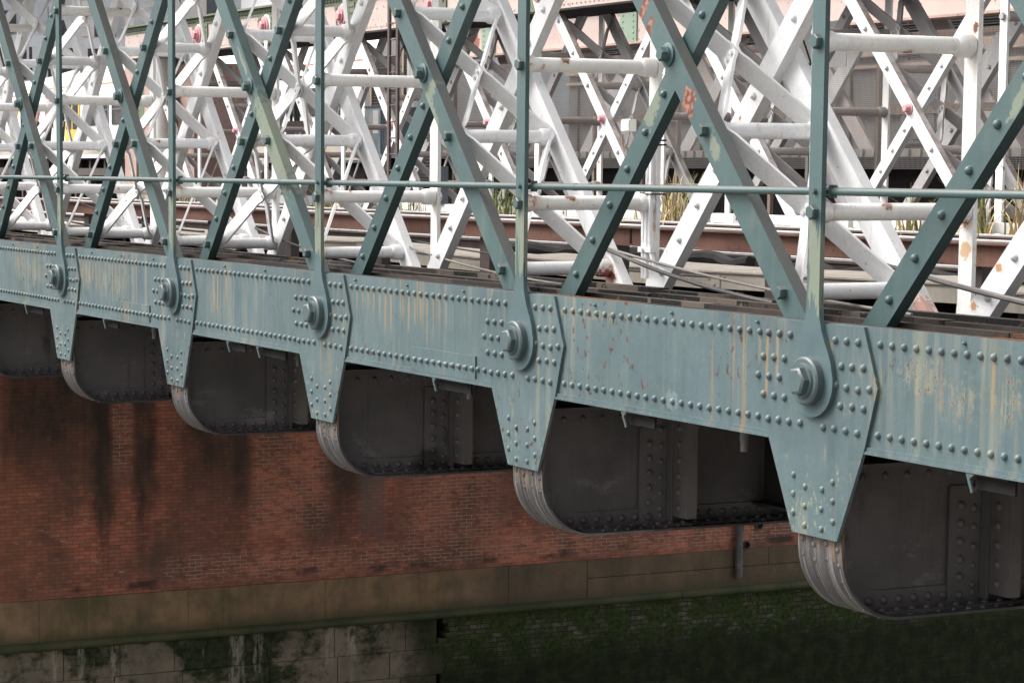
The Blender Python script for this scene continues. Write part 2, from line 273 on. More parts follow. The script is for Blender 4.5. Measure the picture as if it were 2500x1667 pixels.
# ---- pier wall materials (world y, z)
def brick(name, mossy):
    s = NT(name); X = s.xyz(); y, z = X[1], X[2]
    jit = s.mul(s.math('SUBTRACT', s.noise(2.5, 3, .5), .5), .05)
    v = s.comb(s.math('ADD', y, jit), s.math('ADD', z, s.mul(jit, .4)), 0)
    def bt(c1, c2, mo, ms):
        n = s.n('ShaderNodeTexBrick'); s.t.links.new(v, n.inputs['Vector']); n.offset = .5
        for k, q in (('Color1', c1), ('Color2', c2), ('Mortar', mo)): n.inputs[k].default_value = (*q, 1)
        n.inputs['Scale'].default_value = 1; n.inputs['Mortar Size'].default_value = ms; n.inputs['Mortar Smooth'].default_value = .2
        n.inputs['Brick Width'].default_value = .24; n.inputs['Row Height'].default_value = .0759; n.inputs['Bias'].default_value = -.1
        return n
    if not mossy:
        b = bt((.54, .182, .112), (.34, .132, .09), (.12, .085, .07), .006); c = b.outputs[0]
        # brick by brick tone: cell noise
        cv = s.comb(s.math('FLOOR', s.math('DIVIDE', s.math('ADD', y, jit), .12)), s.math('FLOOR', s.math('DIVIDE', z, .0759)), 0)
        wn = s.n('ShaderNodeTexWhiteNoise'); wn.noise_dimensions = '2D'; s.t.links.new(cv, wn.inputs['Vector'])
        c = s.mix(s.ramp(wn.outputs[0], .80, .95, 0, .32), c, (.06, .036, .03))
        c = s.mix(s.ramp(wn.outputs[0], .12, .05, 0, .4), c, (.26, .09, .06))
        c = s.mix(s.mul(s.ramp(s.noise((.5, .42, .5), 5, .65, 71), .40, .62), .55), c, (.12, .072, .055))
        # orange brown washes
        c = s.mix(s.mul(s.ramp(y, 6.4, 4.6), .45), c, (.27, .105, .05))
        c = s.mix(s.mul(s.ramp(s.noise((1, .7, .5), 5, .6, 3), .46, .66), .75), c, (.11, .07, .05))
        # pale pointing where the lime has washed out
        pale = s.math('SUBTRACT', 1, b.outputs['Fac'])
        reg = s.math('MAXIMUM', s.mul(s.band(y, 10.3, 12.0, .15), s.ramp(z, -6.3, -5.9)), s.math('MAXIMUM', s.mul(s.band(y, 7.42, 7.85, .04), s.ramp(z, -5.0, -4.5)), s.mul(s.band(y, 13.6, 16, .3), s.ramp(z, -6.6, -6.4))))
        reg = s.math('MAXIMUM', s.mul(reg, .75), s.mul(s.ramp(s.noise((1, 2.2, 5), 3, .6, 31), .62, .68), s.ramp(z, -4.6, -5.2)))
        reg = s.math('MAXIMUM', reg, s.mul(s.mul(s.band(s.math('ADD', z, s.mul(s.noise(2, 3), .5)), -6.75, -6.2, .1), s.ramp(y, 8.0, 9.0)), .8))
        mf = s.ramp(b.outputs['Fac'], .3, .8)
        c = s.mix(s.mul(mf, s.mul(reg, s.ramp(s.noise((3, 4, 9), 3, .6, 3), .36, .52))), c, (.52, .42, .34))
        # soot and damp bands running down from the bearings
        wob = s.math('ADD', y, s.mul(s.math('SUBTRACT', s.noise((1, 1.2, .9), 4, .65, 4), .5), .5))
        edge = s.mul(s.math('SUBTRACT', s.noise((2, 4, .5), 4, .6, 14), .5), 2.0)
        for (a, b2, zl, st, e) in ((5.25, 5.95, -4.5, .95, .1), (5.9, 7.3, -4.25, 1.0, .1), (7.06, 7.40, -6.3, .9, .05), (7.86, 8.32, -5.9, .93, .06), (8.85, 9.95, -4.7, .98, .12), (9.85, 10.32, -5.9, .78, .08), (11.95, 12.7, -6.1, .72, .1), (13.4, 13.9, -5.9, .5, .08), (15.8, 17.2, -6.2, .45, .4), (19.0, 20.5, -6.4, .5, .5)):
            zz = s.math('ADD', s.math('ADD', z, edge), s.mul(s.math('SUBTRACT', s.noise((4, 7, 6), 4, .7, 83), .5), .7))
            c = s.mix(s.mul(s.mul(s.band(wob, a, b2, e*1.7+.03), s.ramp(zz, zl-1.0, zl+1.2)), s.mul(s.ramp(s.noise((1.5, 2.6, 1.0), 5, .65, a), .22, .58, .45, 1), st)), c, (.042, .034, .029))
        c = s.mix(s.mul(s.mul(s.band(wob, 12.7, 13.2, .07), s.ramp(s.math('ADD', z, edge), -6.6, -5.6)), .62), c, (.15, .13, .125))
        c = s.mix(s.mul(s.band(s.math('ADD', z, s.mul(s.noise((1, .8, 2), 4, .6, 44), .35)), -6.86, -6.68, .06), s.mul(s.ramp(s.noise((1, .8, 1), 3, .6, 13), .50, .62), .8)), c, (.03, .025, .022))
        # efflorescence
        c = s.mix(s.mul(s.ramp(s.noise((2, 2.2, 4.5), 6, .75, 6), .66, .74), .45), c, (.34, .25, .22))
        s.bump(s.math('ADD', s.mul(s.math('SUBTRACT', 1, b.outputs['Fac']), .6), s.mul(s.noise(14, 4, .6), .6)), .45, .02)
        return s.done(c, .82, spec=.25)
    n = s.n('ShaderNodeTexBrick'); s.t.links.new(v, n.inputs['Vector']); n.offset = .5
    for k, q in (('Color1', (.13, .125, .09)), ('Color2', (.04, .045, .028)), ('Mortar', (.014, .016, .01))): n.inputs[k].default_value = (*q, 1)
    n.inputs['Scale'].default_value = 1; n.inputs['Mortar Size'].default_value = .010; n.inputs['Brick Width'].default_value = .26; n.inputs['Row Height'].default_value = .105
    c = n.outputs[0]
    moss = s.noise((1.6, 1.6, 1.6), 6, .7, 7)
    c = s.mix(s.ramp(s.math('ADD', moss, s.mul(s.math('SUBTRACT', s.noise((5, 5, 7), 4, .7, 61), .5), .45)), .36, .54), c, s.mix(s.ramp(s.noise(9, 4, .7), .35, .65), (.016, .027, .007), (.046, .070, .017)))
    c = s.mix(s.mul(s.ramp(s.math('ADD', z, s.mul(s.math('SUBTRACT', s.noise((1, 1.1, 1.6), 5, .7, 63), .5), 1.2)), -8.5, -9.4), .88), c, s.mix(s.ramp(s.noise((2, 3, 3), 5, .65, 22), .4, .65), (.008, .0115, .005), (.02, .028, .010)))  # darkens downward over the moss: the wall's fall into shadow painted in
    c = s.mix(s.ramp(s.noise((4, 4, 4), 5, .7, 12), .64, .74, 0, .6), c, (.15, .14, .1))
    s.bump(s.math('ADD', s.mul(n.outputs['Fac'], -.5), s.noise(10, 5, .7)), .7, .04)
    return s.done(c, .85, spec=.2)
M['brick'] = brick('stained_red_brick', False); M['mossbrick'] = brick('mossy_river_brick', True)
def stone(name, low):
    s = NT(name); X = s.xyz(); y, z = X[1], X[2]
    if not low:
        c = s.mix(s.ramp(s.noise((1, 1.4, .8), 5, .6), .3, .7), (.19, .125, .075), (.31, .2, .115))
        c = s.mix(s.ramp(s.noise((1, .9, .6), 5, .65, 5), .46, .64, 0, .8), c, (.09, .085, .04))
        c = s.mix(s.mul(s.ramp(s.noise((6, 7, .35), 4, .6, 3), .50, .74), .5), c, (.30, .19, .105))
        c = s.mix(s.ramp(s.noise((2.4, 2.4, 3.2), 6, .7, 77), .48, .70, 0, .6), c, (.09, .078, .05))
        c = s.mix(s.ramp(s.noise((1.2, .8, 1.2), 6, .7, 79), .52, .70, 0, .6), c, (.2, .15, .1))
        c = s.mix(s.mul(s.ramp(z, -7.62, -7.95), .7), c, (.05, .055, .022))
        c = s.mix(s.mul(s.ramp(y, 14.0, 16.5), .6), c, (.085, .068, .052))
        c = s.mix(s.ramp(s.noise((3, 9, 12), 6, .75, 8), .68, .73, 0, .6), c, (.38, .33, .25))
    else:
        c = s.mix(s.ramp(s.noise((1, 1.2, 1), 6, .65), .3, .7), (.15, .122, .09), (.24, .198, .15))
        g = s.math('ADD', s.noise((1, .8, 1.2), 6, .7, 7), s.ramp(z, -8.9, -8.1, 0, .18))
        g = s.math('ADD', g, s.mul(s.band(y, 8.3, 11.2, .8), .10))
        c = s.mix(s.ramp(g, .56, .70), c, s.mix(s.ramp(s.noise(7, 4, .6), .4, .6), (.014, .021, .009), (.034, .044, .017)))
        c = s.mix(s.mul(s.ramp(s.noise((5, 6, 1.0), 6, .75, 8), .60, .70), .55), c, (.30, .28, .22))
        c = s.mix(s.mul(s.ramp(s.math('ADD', y, s.mul(s.noise((2, 2, 3), 5, .7, 3), 1.6)), 14.2, 15.0), .9), c, (.022, .027, .012))
        wy = s.math('ADD', y, s.mul(s.math('SUBTRACT', s.noise((2, 3, 2.5), 4, .7, 47), .5), .22))
        for (yy, zl, ww) in ((6.2, -9.3, .05), (6.75, -9.6, .07), (7.42, -9.6, .06), (10.0, -9.3, .16), (10.45, -9.1, .08), (12.0, -9.0, .07), (12.5, -8.95, .10)):
            m = s.mul(s.band(wy, yy-ww, yy+ww, .03), s.mul(s.ramp(z, zl, zl+.3), s.ramp(s.noise((5, 9, 2.4), 5, .75, yy), .40, .58)))
            c = s.mix(s.mul(m, .55), c, (.40, .37, .30))
        c = s.mix(s.mul(s.ramp(s.noise((3, 3.3, 3), 6, .75, 41), .5, .66), .6), c, (.06, .052, .038))
    s.bump(s.noise(9, 6, .65), .55, .03)
    return s.done(c, .85, spec=.25)
M['stone'] = stone('damp_brown_stone', False); M['stonelow'] = stone('pale_weathered_stone', True)
M['mould'] = paint('green_algae_stone', (.042, .056, .022), (.085, .085, .038), rough=.85, seed=90, bump=.5)
M['water'] = paint('silty_river_water', (.13, .12, .098), (.18, .165, .138), rough=.4, seed=93, bump=.3)
M['bore_shade'] = paint('painted_bore_shade', (.006, .005, .005), (.009, .008, .007), rough=.9, seed=91)
M['lime'] = paint('white_lime_run', (.42, .40, .35), (.52, .5, .45), rough=.8, seed=92)

# ------------------------------------------------------------------ mesh builder
class MB:
    def __init__(s): s.v = []; s.f = []
    def add(s, vs, fs):
        k = len(s.v); s.v += [tuple(v) for v in vs]; s.f += [tuple(i+k for i in f) for f in fs]; return s
    def bx(s, x0, x1, y0, y1, z0, z1):
        return s.add([(x, y, z) for x in (x0, x1) for y in (y0, y1) for z in (z0, z1)],
            [(0, 1, 3, 2), (4, 6, 7, 5), (0, 4, 5, 1), (2, 3, 7, 6), (0, 2, 6, 4), (1, 5, 7, 3)])
    def ob(s, c, a, b, d):                        # centre and three half vectors
        c, a, b, d = map(Vector, (c, a, b, d))
        return s.add([c+i*a+j*b+k*d for i in (-1, 1) for j in (-1, 1) for k in (-1, 1)],
            [(0, 1, 3, 2), (4, 6, 7, 5), (0, 4, 5, 1), (2, 3, 7, 6), (0, 2, 6, 4), (1, 5, 7, 3)])
    def bar(s, p0, p1, wdir, wid, tdir, th):
        p0, p1 = Vector(p0), Vector(p1)
        return s.ob((p0+p1)/2, (p1-p0)/2, Vector(wdir).normalized()*wid/2, Vector(tdir).normalized()*th/2)
    def prism(s, poly, y0, y1):                   # polygon in x,z extruded along y
        n = len(poly); vs = [(x, y0, z) for x, z in poly]+[(x, y1, z) for x, z in poly]
        return s.add(vs, [tuple(range(n)), tuple(range(2*n-1, n-1, -1))]+[(i, i+n, (i+1) % n+n, (i+1) % n) for i in range(n)])
    def prismx(s, poly, x0, x1):                  # polygon in y,z extruded along x
        n = len(poly); vs = [(x0, y, z) for y, z in poly]+[(x1, y, z) for y, z in poly]
        return s.add(vs, [tuple(range(n)), tuple(range(2*n-1, n-1, -1))]+[(i, i+n, (i+1) % n+n, (i+1) % n) for i in range(n)])
    def frame(s, d):
        d = Vector(d).normalized(); a = Vector((0, 0, 1)) if abs(d.z) < .9 else Vector((1, 0, 0))
        u = d.cross(a).normalized(); return d, u, d.cross(u)
    def lathe(s, p, d, prof, n=12, rot=0.0, cap=True):   # prof: list of (r, h) along d
        d, u, v = s.frame(d); p = Vector(p); vs = []; fs = []
        for r, h in prof:
            for i in range(n):
                a = 2*pi*i/n+rot; vs.append(p+d*h+(u*cos(a)+v*sin(a))*r)
        for j in range(len(prof)-1):
            for i in range(n): fs.append((j*n+i, j*n+(i+1) % n, (j+1)*n+(i+1) % n, (j+1)*n+i))
        if cap: fs += [tuple(range(n-1, -1, -1)), tuple(range((len(prof)-1)*n, len(prof)*n))]
        return s.add(vs, fs)
    def cyl(s, p0, p1, r, n=14):
        p0, p1 = Vector(p0), Vector(p1); return s.lathe(p0, p1-p0, [(r, 0), (r, (p1-p0).length)], n)
    def dome(s, p, d, r, h=None, n=8):
        h = h or r*.75; return s.lathe(p, d, [(r, 0), (r*.92, h*.45), (r*.55, h*.88), (r*.12, h)], n)
    def hexa(s, p, d, r, h, rot=0.0): return s.lathe(p, d, [(r, 0), (r, h*.85), (r*.86, h)], 6, rot)
    def path(s, pts, r, n=6):
        pts = [Vector(p) for p in pts]; vs = []; fs = []
        for i, p in enumerate(pts):
            d = (pts[min(i+1, len(pts)-1)]-pts[max(i-1, 0)]); d, u, v = s.frame(d)
            for k in range(n): a = 2*pi*k/n; vs.append(p+(u*cos(a)+v*sin(a))*r)
        for i in range(len(pts)-1):
            for k in range(n): fs.append((i*n+k, i*n+(k+1) % n, (i+1)*n+(k+1) % n, (i+1)*n+k))
        fs += [tuple(range(n-1, -1, -1)), tuple(range((len(pts)-1)*n, len(pts)*n))]
        return s.add(vs, fs)
    def build(s, name, mat, parent=None, loc=(0, 0, 0), at=None, sharp=38):
        """verts are in the space of `at` (a world point, default the parent's origin)."""
        me = bpy.data.meshes.new(name); me.from_pydata(s.v, [], s.f); me.update()
        import bmesh
        bm = bmesh.new(); bm.from_mesh(me); bmesh.ops.recalc_face_normals(bm, faces=bm.faces); bm.to_mesh(me); bm.free()
        me.polygons.foreach_set('use_smooth', [True]*len(me.polygons)); me.set_sharp_from_angle(angle=radians(sharp))
        me.materials.append(M[mat] if isinstance(mat, str) else mat)
        o = bpy.data.objects.new(name, me); COL.objects.link(o); o.location = loc
        if parent: o.parent = parent
        return o
def empty(name, loc=(0, 0, 0), rz=0):
    o = bpy.data.objects.new(name, None); COL.objects.link(o); o.location = loc; o.rotation_euler = (0, 0, rz); o.empty_display_size = .2; return o
def tag(o, label, cat, group=None):
    o['label'] = label; o['category'] = cat
    if group: o['group'] = group
    return o
def struct(o, kind='structure'): o['kind'] = kind; return o
def copy(o, parent, loc=None):
    c = o.copy(); COL.objects.link(c); c.parent = parent
    if loc is not None: c.location = loc
    for ch in [x for x in KIDS.get(o.name, [])]: copy(ch, c)
    return c
KIDS = {}
def kid(o):
    KIDS.setdefault(o.parent.name, []).append(o); return o

P = 3.35; H = 3.66; SL = (P/2)/1.83               # panel, depth, x per z of a diagonal
LV = (.4575, 1.3725, 2.2875, 3.2025)              # tubes on the diagonals
# ------------------------------------------------------------------ lattice trusses
def eyebar_poly():
    side = [(.058, 1.0), (.058, .42), (.066, .345), (.086, .28), (.116, .22), (.150, .165), (.178, .105)]
    arc = [(.2*cos(a), .2*sin(a)) for a in [radians(20-i*14) for i in range(16)]]   # 20 .. -190
    low = side+arc+[(-x, z) for x, z in reversed(side)]
    up = [(x, H-z) for x, z in reversed(low)]
    return low+[(x, z) for x, z in up if True][::1]
def eyebar(mb, y0, y1, cx=0.0):
    side = [(.058, 1.83), (.058, .42), (.066, .345), (.086, .28), (.116, .22), (.150, .165), (.178, .105)]
    arc = [(.2*cos(radians(22-i*14)), .2*sin(radians(22-i*14))) for i in range(17)]
    low = side+arc+[(-x, z) for x, z in reversed(side)]
    lowp = [(x+cx, z) for x, z in low]; upp = [(x+cx, H-z) for x, z in reversed(low)]
    mb.prism(lowp, y0, y1); mb.prism(upp, y0, y1)
    return mb
GUS = [(-.40, .314), (-.545, 0), (-.44, -.30), (-.168, -.857), (.252, -.857), (.475, -.34), (.579, 0), (.447, .316)]
def diag(mb, sgn, y0, y1, wid, z0=.12, z1=H-.12):
    d = Vector((sgn*SL, 0, 1)).normalized(); wd = Vector((d.z, 0, -d.x))
    mb.bar((sgn*SL*z0, (y0+y1)/2, z0), (sgn*SL*z1, (y0+y1)/2, z1), wd, wid, (0, 1, 0), y1-y0); return mb

def lace(sgn, za, zb, ya, yb, wid, flip):
    """bent flat bar on edge: from one web to the middle and back; two of them bolted back to back make the X"""
    d = Vector((sgn*SL, 0, 1)); du = d.normalized(); n = Vector((-du.z, 0, du.x)); Yv = Vector((0, 1, 0))
    ym = (ya+yb)/2; t = .010; s = -1 if not flip else 1          # near V lies on the -y side of the middle
    y0 = ya if not flip else yb; yc = ym+s*t
    zm = (za+zb)/2; Lh = (zb-za)/2*d.length
    prof = [(-Lh-.06, y0), (-Lh-.025, y0-s*.008), (-Lh+.005, y0-s*.028), (-Lh+.03, y0-s*.055)]
    prof += [(-.075, yc+s*.038), (-.05, yc+s*.016), (-.025, yc+s*.003), (.025, yc+s*.003), (.05, yc+s*.016), (.075, yc+s*.038)]
    prof += [(Lh-.03, y0-s*.055), (Lh-.005, y0-s*.028), (Lh+.025, y0-s*.008), (Lh+.06, y0)]
    pts = [d*zm+du*a+Yv*b for a, b in prof]; mb = MB(); vs = []; m = len(pts)
    for i, p in enumerate(pts):
        ax = (pts[min(i+1, m-1)]-pts[max(i-1, 0)]).normalized(); th = ax.cross(n).normalized()*t; w = n*wid/2
        vs += [p+w+th, p-w+th, p-w-th, p+w-th]
    fs = [(3, 2, 1, 0), (4*m-4, 4*m-3, 4*m-2, 4*m-1)]
    for i in range(m-1):
        a, b = i*4, i*4+4
        for q in range(4): fs.append((a+q, a+(q+1) % 4, b+(q+1) % 4, b+q))
    mb.add(vs, fs)
    if not flip:
        for q in (-.03, .03): mb.hexa(d*zm+n*q+Yv*(yc-t), -Yv, .017, .018)
    return mb

def truss(name, label, x0, y0, ks, mats, gusset_ks, lace_up, patchk=(), far=False, zlo=0.0):
    T = empty(name, (x0, y0, 0)); tag(T, label, 'bridge truss')
    xa, xb = ks[0]*P-1.6, ks[-1]*P+1.6
    # bottom chord plate with its rivets
    mb = MB()
    if not far:
        mb.bx(xa, xb, .07, .085, -.34, .321); mb.bx(xa, xb, .052, .30, -.356, -.341); mb.bx(xa, xb, .060, .07, -.341, -.318)
        mb.bx(xa, xb, .74, 1.05, -.356, -.341)
        n0 = int(xa/.1016)
        for row in (.232, -.247):
            i = n0
            while i*.1016 < xb-.05:
                x = i*.1016+.05; kk = round((x-.04)/P); dx = x-kk*P
                if not (-.46 < dx < .50): mb.dome((x, .07, row), (0, -1, 0), .022, .019)
                i += 1
        for i in range(n0, int(xb/.1016), 9):
            mb.dome((i*.1016+.03, .07, .285+.01*((i*7) % 3)), (0, -1, 0), .012, .02, 6)
        kid(mb.build('bottom_chord', mats['chord'], T))
        rnd = random.Random(3); black, brown = MB(), MB()
        for (ya, yb, zt, hi) in ((.088, .15, .322, 0), (.33, .41, .326, .008), (.52, .60, .326, .022), (.71, .79, .330, .034)):
            x = xa
            while x < xb:
                L = rnd.uniform(.9, 2.6); e = min(x+L, xb); ph = ((x+L/2-.15) % P)
                up = hi*rnd.uniform(.55, 1.1)
                tgt = black if (rnd.random() < (.5 if ya < .4 else .9)) else brown
                tgt.bx(x, e-.004, ya+rnd.uniform(-.006, .006), yb, -.3, zt+up+rnd.uniform(-.003, .003))
                x += L
        kid(black.build('tarred_plates', 'ledge', T)); kid(brown.build('rusty_plates', 'ledgebrown', T))
        mb = MB().bx(xa, xb, .09, 1.02, -.34, -.32).bx(xa, xb, 1.0, 1.04, -.32, .10)
        kid(mb.build('chord_trough', 'dark', T))
        for k in patchk:
            mb = MB().bx(k*P+1.65, k*P+2.67, .058, .07, -.332, -.158)
            for i in range(10): mb.dome((k*P+1.72+i*.1016, .058, -.247), (0, -1, 0), .022, .019)
            kid(mb.build('patch_plate', mats['chord'], T))
        for k in ks:
            for q, (dx, w) in enumerate(((1.33, .30), (-1.33, .5))):
                if (k+q) % 3 == 2: continue
                x = k*P+dx; mb = MB().bx(x, x+w, .105, .118, -.44, -.357).bx(x, x+w, .06, .118, -.366, -.357)
                o = kid(mb.build('angle_bracket', 'dark', T))
                mb = MB().add([(x-.012, .05, -.36), (x+.05, .05, -.36), (x+.012, .055, -.385), (x+.02, .07, -.45), (x+.006, .07, -.46), (x-.002, .055, -.40),
                               (x-.012, .062, -.36), (x+.05, .062, -.36), (x+.012, .067, -.385), (x+.02, .082, -.45), (x+.006, .082, -.46), (x-.002, .067, -.40)],
                    [(0, 1, 2, 3, 4, 5), (11, 10, 9, 8, 7, 6)]+[(i, i+6, (i+1) % 6+6, (i+1) % 6) for i in range(6)])
                kid(mb.build('torn_lip', 'girder', o))
            mb = MB().lathe((k*P-1.05-.2*(k % 2), .32, -.357), (0, 0, -1), [(.034, 0), (.034, .10), (.028, .10), (.028, .16)], 10)
            kid(mb.build('pipe_stub', 'plateiron', T))
    # top chord
    mb = MB()
    if far: pass
    else:
        mb.bx(xa, xb, .07, .085, H-.33, H+.34).bx(xa, xb, 1.0, 1.015, H-.33, H+.34).bx(xa, xb, .03, 1.06, H+.341, H+.36)
        kid(mb.build('top_chord', mats['chord'], T))
    # prototypes at node 0
    made = {}
    def rep(key, fn, k, dx=0.0):
        """first use builds part (and its sub-parts), later uses copy it"""
        if key not in made:
            o = fn(); o.location = (k*P+dx, 0, 0); made[key] = o; return o
        return copy(made[key], T, (k*P+dx, 0, 0))
    def sub(parent, mb, nm, mat): return kid(mb.build(nm, mat, parent))
    def f_gus():
        mb = MB().prism(GUS, .05, .0695)
        for (x, z) in [(-.43, .235), (-.325, .235), (-.22, .236), (.10, .232), (.2, .233), (.302, .233), (.405, .234), (-.478, .098), (-.375, .1), (-.273, .1), (.26, .096), (.355, .098), (.455, .1),
                       (-.525, -.008), (-.42, -.01), (-.318, -.008), (.214, -.006), (.31, -.016), (.413, -.02), (.512, -.009), (-.47, -.114), (-.366, -.116), (-.265, -.117), (.259, -.117), (.364, -.113), (.466, -.116),
                       (-.418, -.25), (-.318, -.247), (-.217, -.247), (-.108, -.244), (.108, -.248), (.207, -.245), (.312, -.247), (.415, -.25),
                       (-.161, -.538), (-.161, -.644), (-.158, -.749), (-.05, -.592), (-.05, -.70), (-.046, -.807), (.109, -.589), (.105, -.697), (.11, -.807), (.205, -.538), (.209, -.641), (.214, -.753)]:
            mb.dome((x, .05, z), (0, -1, 0), .0235 if z > -.4 else .020, .019 if z > -.4 else .013)
        return kid(mb.build('gusset_plate', mats['chord'], T))
    def f_up():
        o = kid(eyebar(MB(), .02, .05, .022).build('upright', mats['upright'], T))
        mb = MB()
        if not far:
            mb.lathe((.015, .022, 0), (0, -1, 0), [(.132, 0), (.132, .042), (.122, .052)], 36); mb.lathe((.015, -.03, 0), (0, -1, 0), [(.098, 0), (.094, .012)], 28)
            mb.lathe((.015, -.04, 0), (0, -1, 0), [(.080, 0), (.080, .034), (.066, .044)], 6, radians(8))
            sub(o, mb, 'pin_bolt', mats['girderpin'])
        for z in (.915, 1.83, 2.745):
            sub(o, MB().hexa((.02, .02, z), (0, -1, 0), .041, .036, .4), 'bolt', mats['bolt'])
        if not far: sub(o, MB().hexa((.025, .02, 1.028), (0, -1, 0), .016, .02, .2), 'small_bolt', mats['bolt'])
        return o
    def f_dn():
        o = kid(diag(MB(), -1, .132, .212, mats['wd']).build('diagonal_bar', mats['dn'], T))
        if far:
            for i in range(1, 15):
                z = .2287*i*1.0+.0
                if abs(z-1.83) < .1 or i % 2: continue
                sub(o, MB().dome((-SL*z, .132, z), (0, -1, 0), .03, .03, 7), 'rivet', mats['bolt'])
            return o
        for z in LV: sub(o, MB().hexa((-SL*z, .132, z), (0, -1, 0), .039, .042, .5), 'bolt', mats['bolt'])
        return o
    def f_cb():
        mb = MB().lathe((0, .132, 1.83), (0, -1, 0), [(.070, 0), (.070, .012), (.062, .016)], 24).lathe((0, .122, 1.83), (0, -1, 0), [(.052, 0), (.048, .02)], 20).hexa((0, .112, 1.83), (0, -1, 0), .042, .05, .3)
        return kid(mb.build('crossing_bolt', mats['cross'], T))
    def f_upd(hexed):
        def g():
            mb = diag(MB(), 1, .235, .31, mats['wu'])
            for i in range(1, 16):
                z = .2287*i
                if abs(z-1.83) < .12: continue
                if hexed and any(abs(z-q) < .02 for q in LV): continue
                mb.dome((SL*z, .235, z), (0, -1, 0), .027, .026, 8)
            o = kid(mb.build('diagonal_bar', mats['up'], T))
            if hexed:
                for z in LV: sub(o, MB().hexa((SL*z, .235, z), (0, -1, 0), .039, .042, .5), 'bolt', mats['bolt'])
            return o
        return g
    def f_inup():
        mb = diag(MB(), 1, .89, .965, .165 if not far else .14)
        for i in range(1, 16):
            z = .2287*i
            if abs(z-1.83) > .1: mb.dome((SL*z, .89, z), (0, -1, 0), .027, .026, 8)
        return kid(mb.build('inner_diagonal', mats['in'], T))
    def f_indn(): return kid(diag(MB(), -1, .965, 1.04, .172 if not far else .165).build('inner_diagonal', mats['in'], T))
    def f_inpost():
        mb = eyebar(MB(), 1.045, 1.075, .022)
        for z in (.915, 1.83, 2.745): mb.hexa((.02, 1.075, z), (0, 1, 0), .04, .03)
        return kid(mb.build('inner_upright', mats['post'], T))
    def tube(x, z, ya, yb, mat, big=.048):
        def g():
            mb = MB().cyl((x, ya, z), (x, yb, z), big, 20)
            o = kid(mb.build('tie_tube', mat, T))
            sub(o, MB().lathe((x, yb-.11, z), (0, 1, 0), [(big, 0), (big*1.28, .015), (big*1.36, .05), (big*1.36, .105)], 20), 'collar', mat)
            sub(o, MB().lathe((x, ya, z), (0, 1, 0), [(big*1.28, 0), (big*1.22, .05), (big, .06)], 20), 'collar', mat)
            return o
        return g
    for k in ks:
        if not far: rep('gus', f_gus, k)
        rep('up', f_up, k); 
        dn = rep('dn', f_dn, k)
        if not far and k == 2: dn.data = dn.data.copy(); dn.data.materials[0] = M['bar_pale']
        rep('cb', f_cb, k, P/2)
        hx = lace_up(k)
        rep('upd%d' % hx, f_upd(hx), k)
        rep('iu', f_inup, k); rep('id', f_indn, k); rep('ip', f_inpost, k)
        for z in (.915, 1.83, 2.745): rep('tp%s' % z, tube(.02, z, .05, 1.04, mats['ptube']), k)
        for z in LV[:3]: rep('td%s' % z, tube(-SL*z, z, .212, .975, mats['tube']), k)
        for i in range(3):
            if z and LV[i+1] < zlo: continue
            for fl in (0, 1): rep('ld%d%d' % (i, fl), (lambda i=i, fl=fl: kid(lace(-1, LV[i]+.04, LV[i+1]-.04, .222, .955, .13, fl).build('lacing_bar', mats['lace'], T, sharp=50))), k)
        if hx:
            for z in LV[:3]: rep('tu%s' % z, tube(SL*z, z, .31, .90, mats['tube']), k)
            for i in range(3):
                for fl in (0, 1): rep('lu%d%d' % (i, fl), (lambda i=i, fl=fl: kid(lace(1, LV[i]+.04, LV[i+1]-.04, .32, .88, .13, fl).build('lacing_bar', mats['lace'], T, sharp=50))), k)
    return T
M['girderpin'] = paint('green_pin_paint', (.058, .088, .093), (.075, .108, .113), rough=.45, seed=2, grime=.5, grimecol=(.09, .085, .08))
NEAR = dict(chord='girder', girderpin='girderpin', upright='upright', bolt='bar', dn='bar', up='bar_up', wd=.172, wu=.158, cross='upright', post='cream', ptube='cream', tube='white', lace='white')
NEAR['in'] = 'white'
near = truss('lattice_truss', 'near bridge truss of blue-green riveted chord, green diagonals and white tubes', 0, 0, range(-2, 6), NEAR, None, lambda k: k <= 1, (0, 2))
FAR = dict(chord='pink', girderpin='pinpink', upright='cream', bolt='fardull', dn='farwhite', up='farwhite', wd=.165, wu=.14, cross='pinpink', post='cream', ptube='fartube', tube='fartube', lace='fardull')
FAR['in'] = 'fardull'
FX, FY = -19.5, 9.0
far = truss('lattice_truss', 'dusty white far truss with pink top chord and rose pink pins', FX, FY, range(0, 8), FAR, None, lambda k: False, far=True)

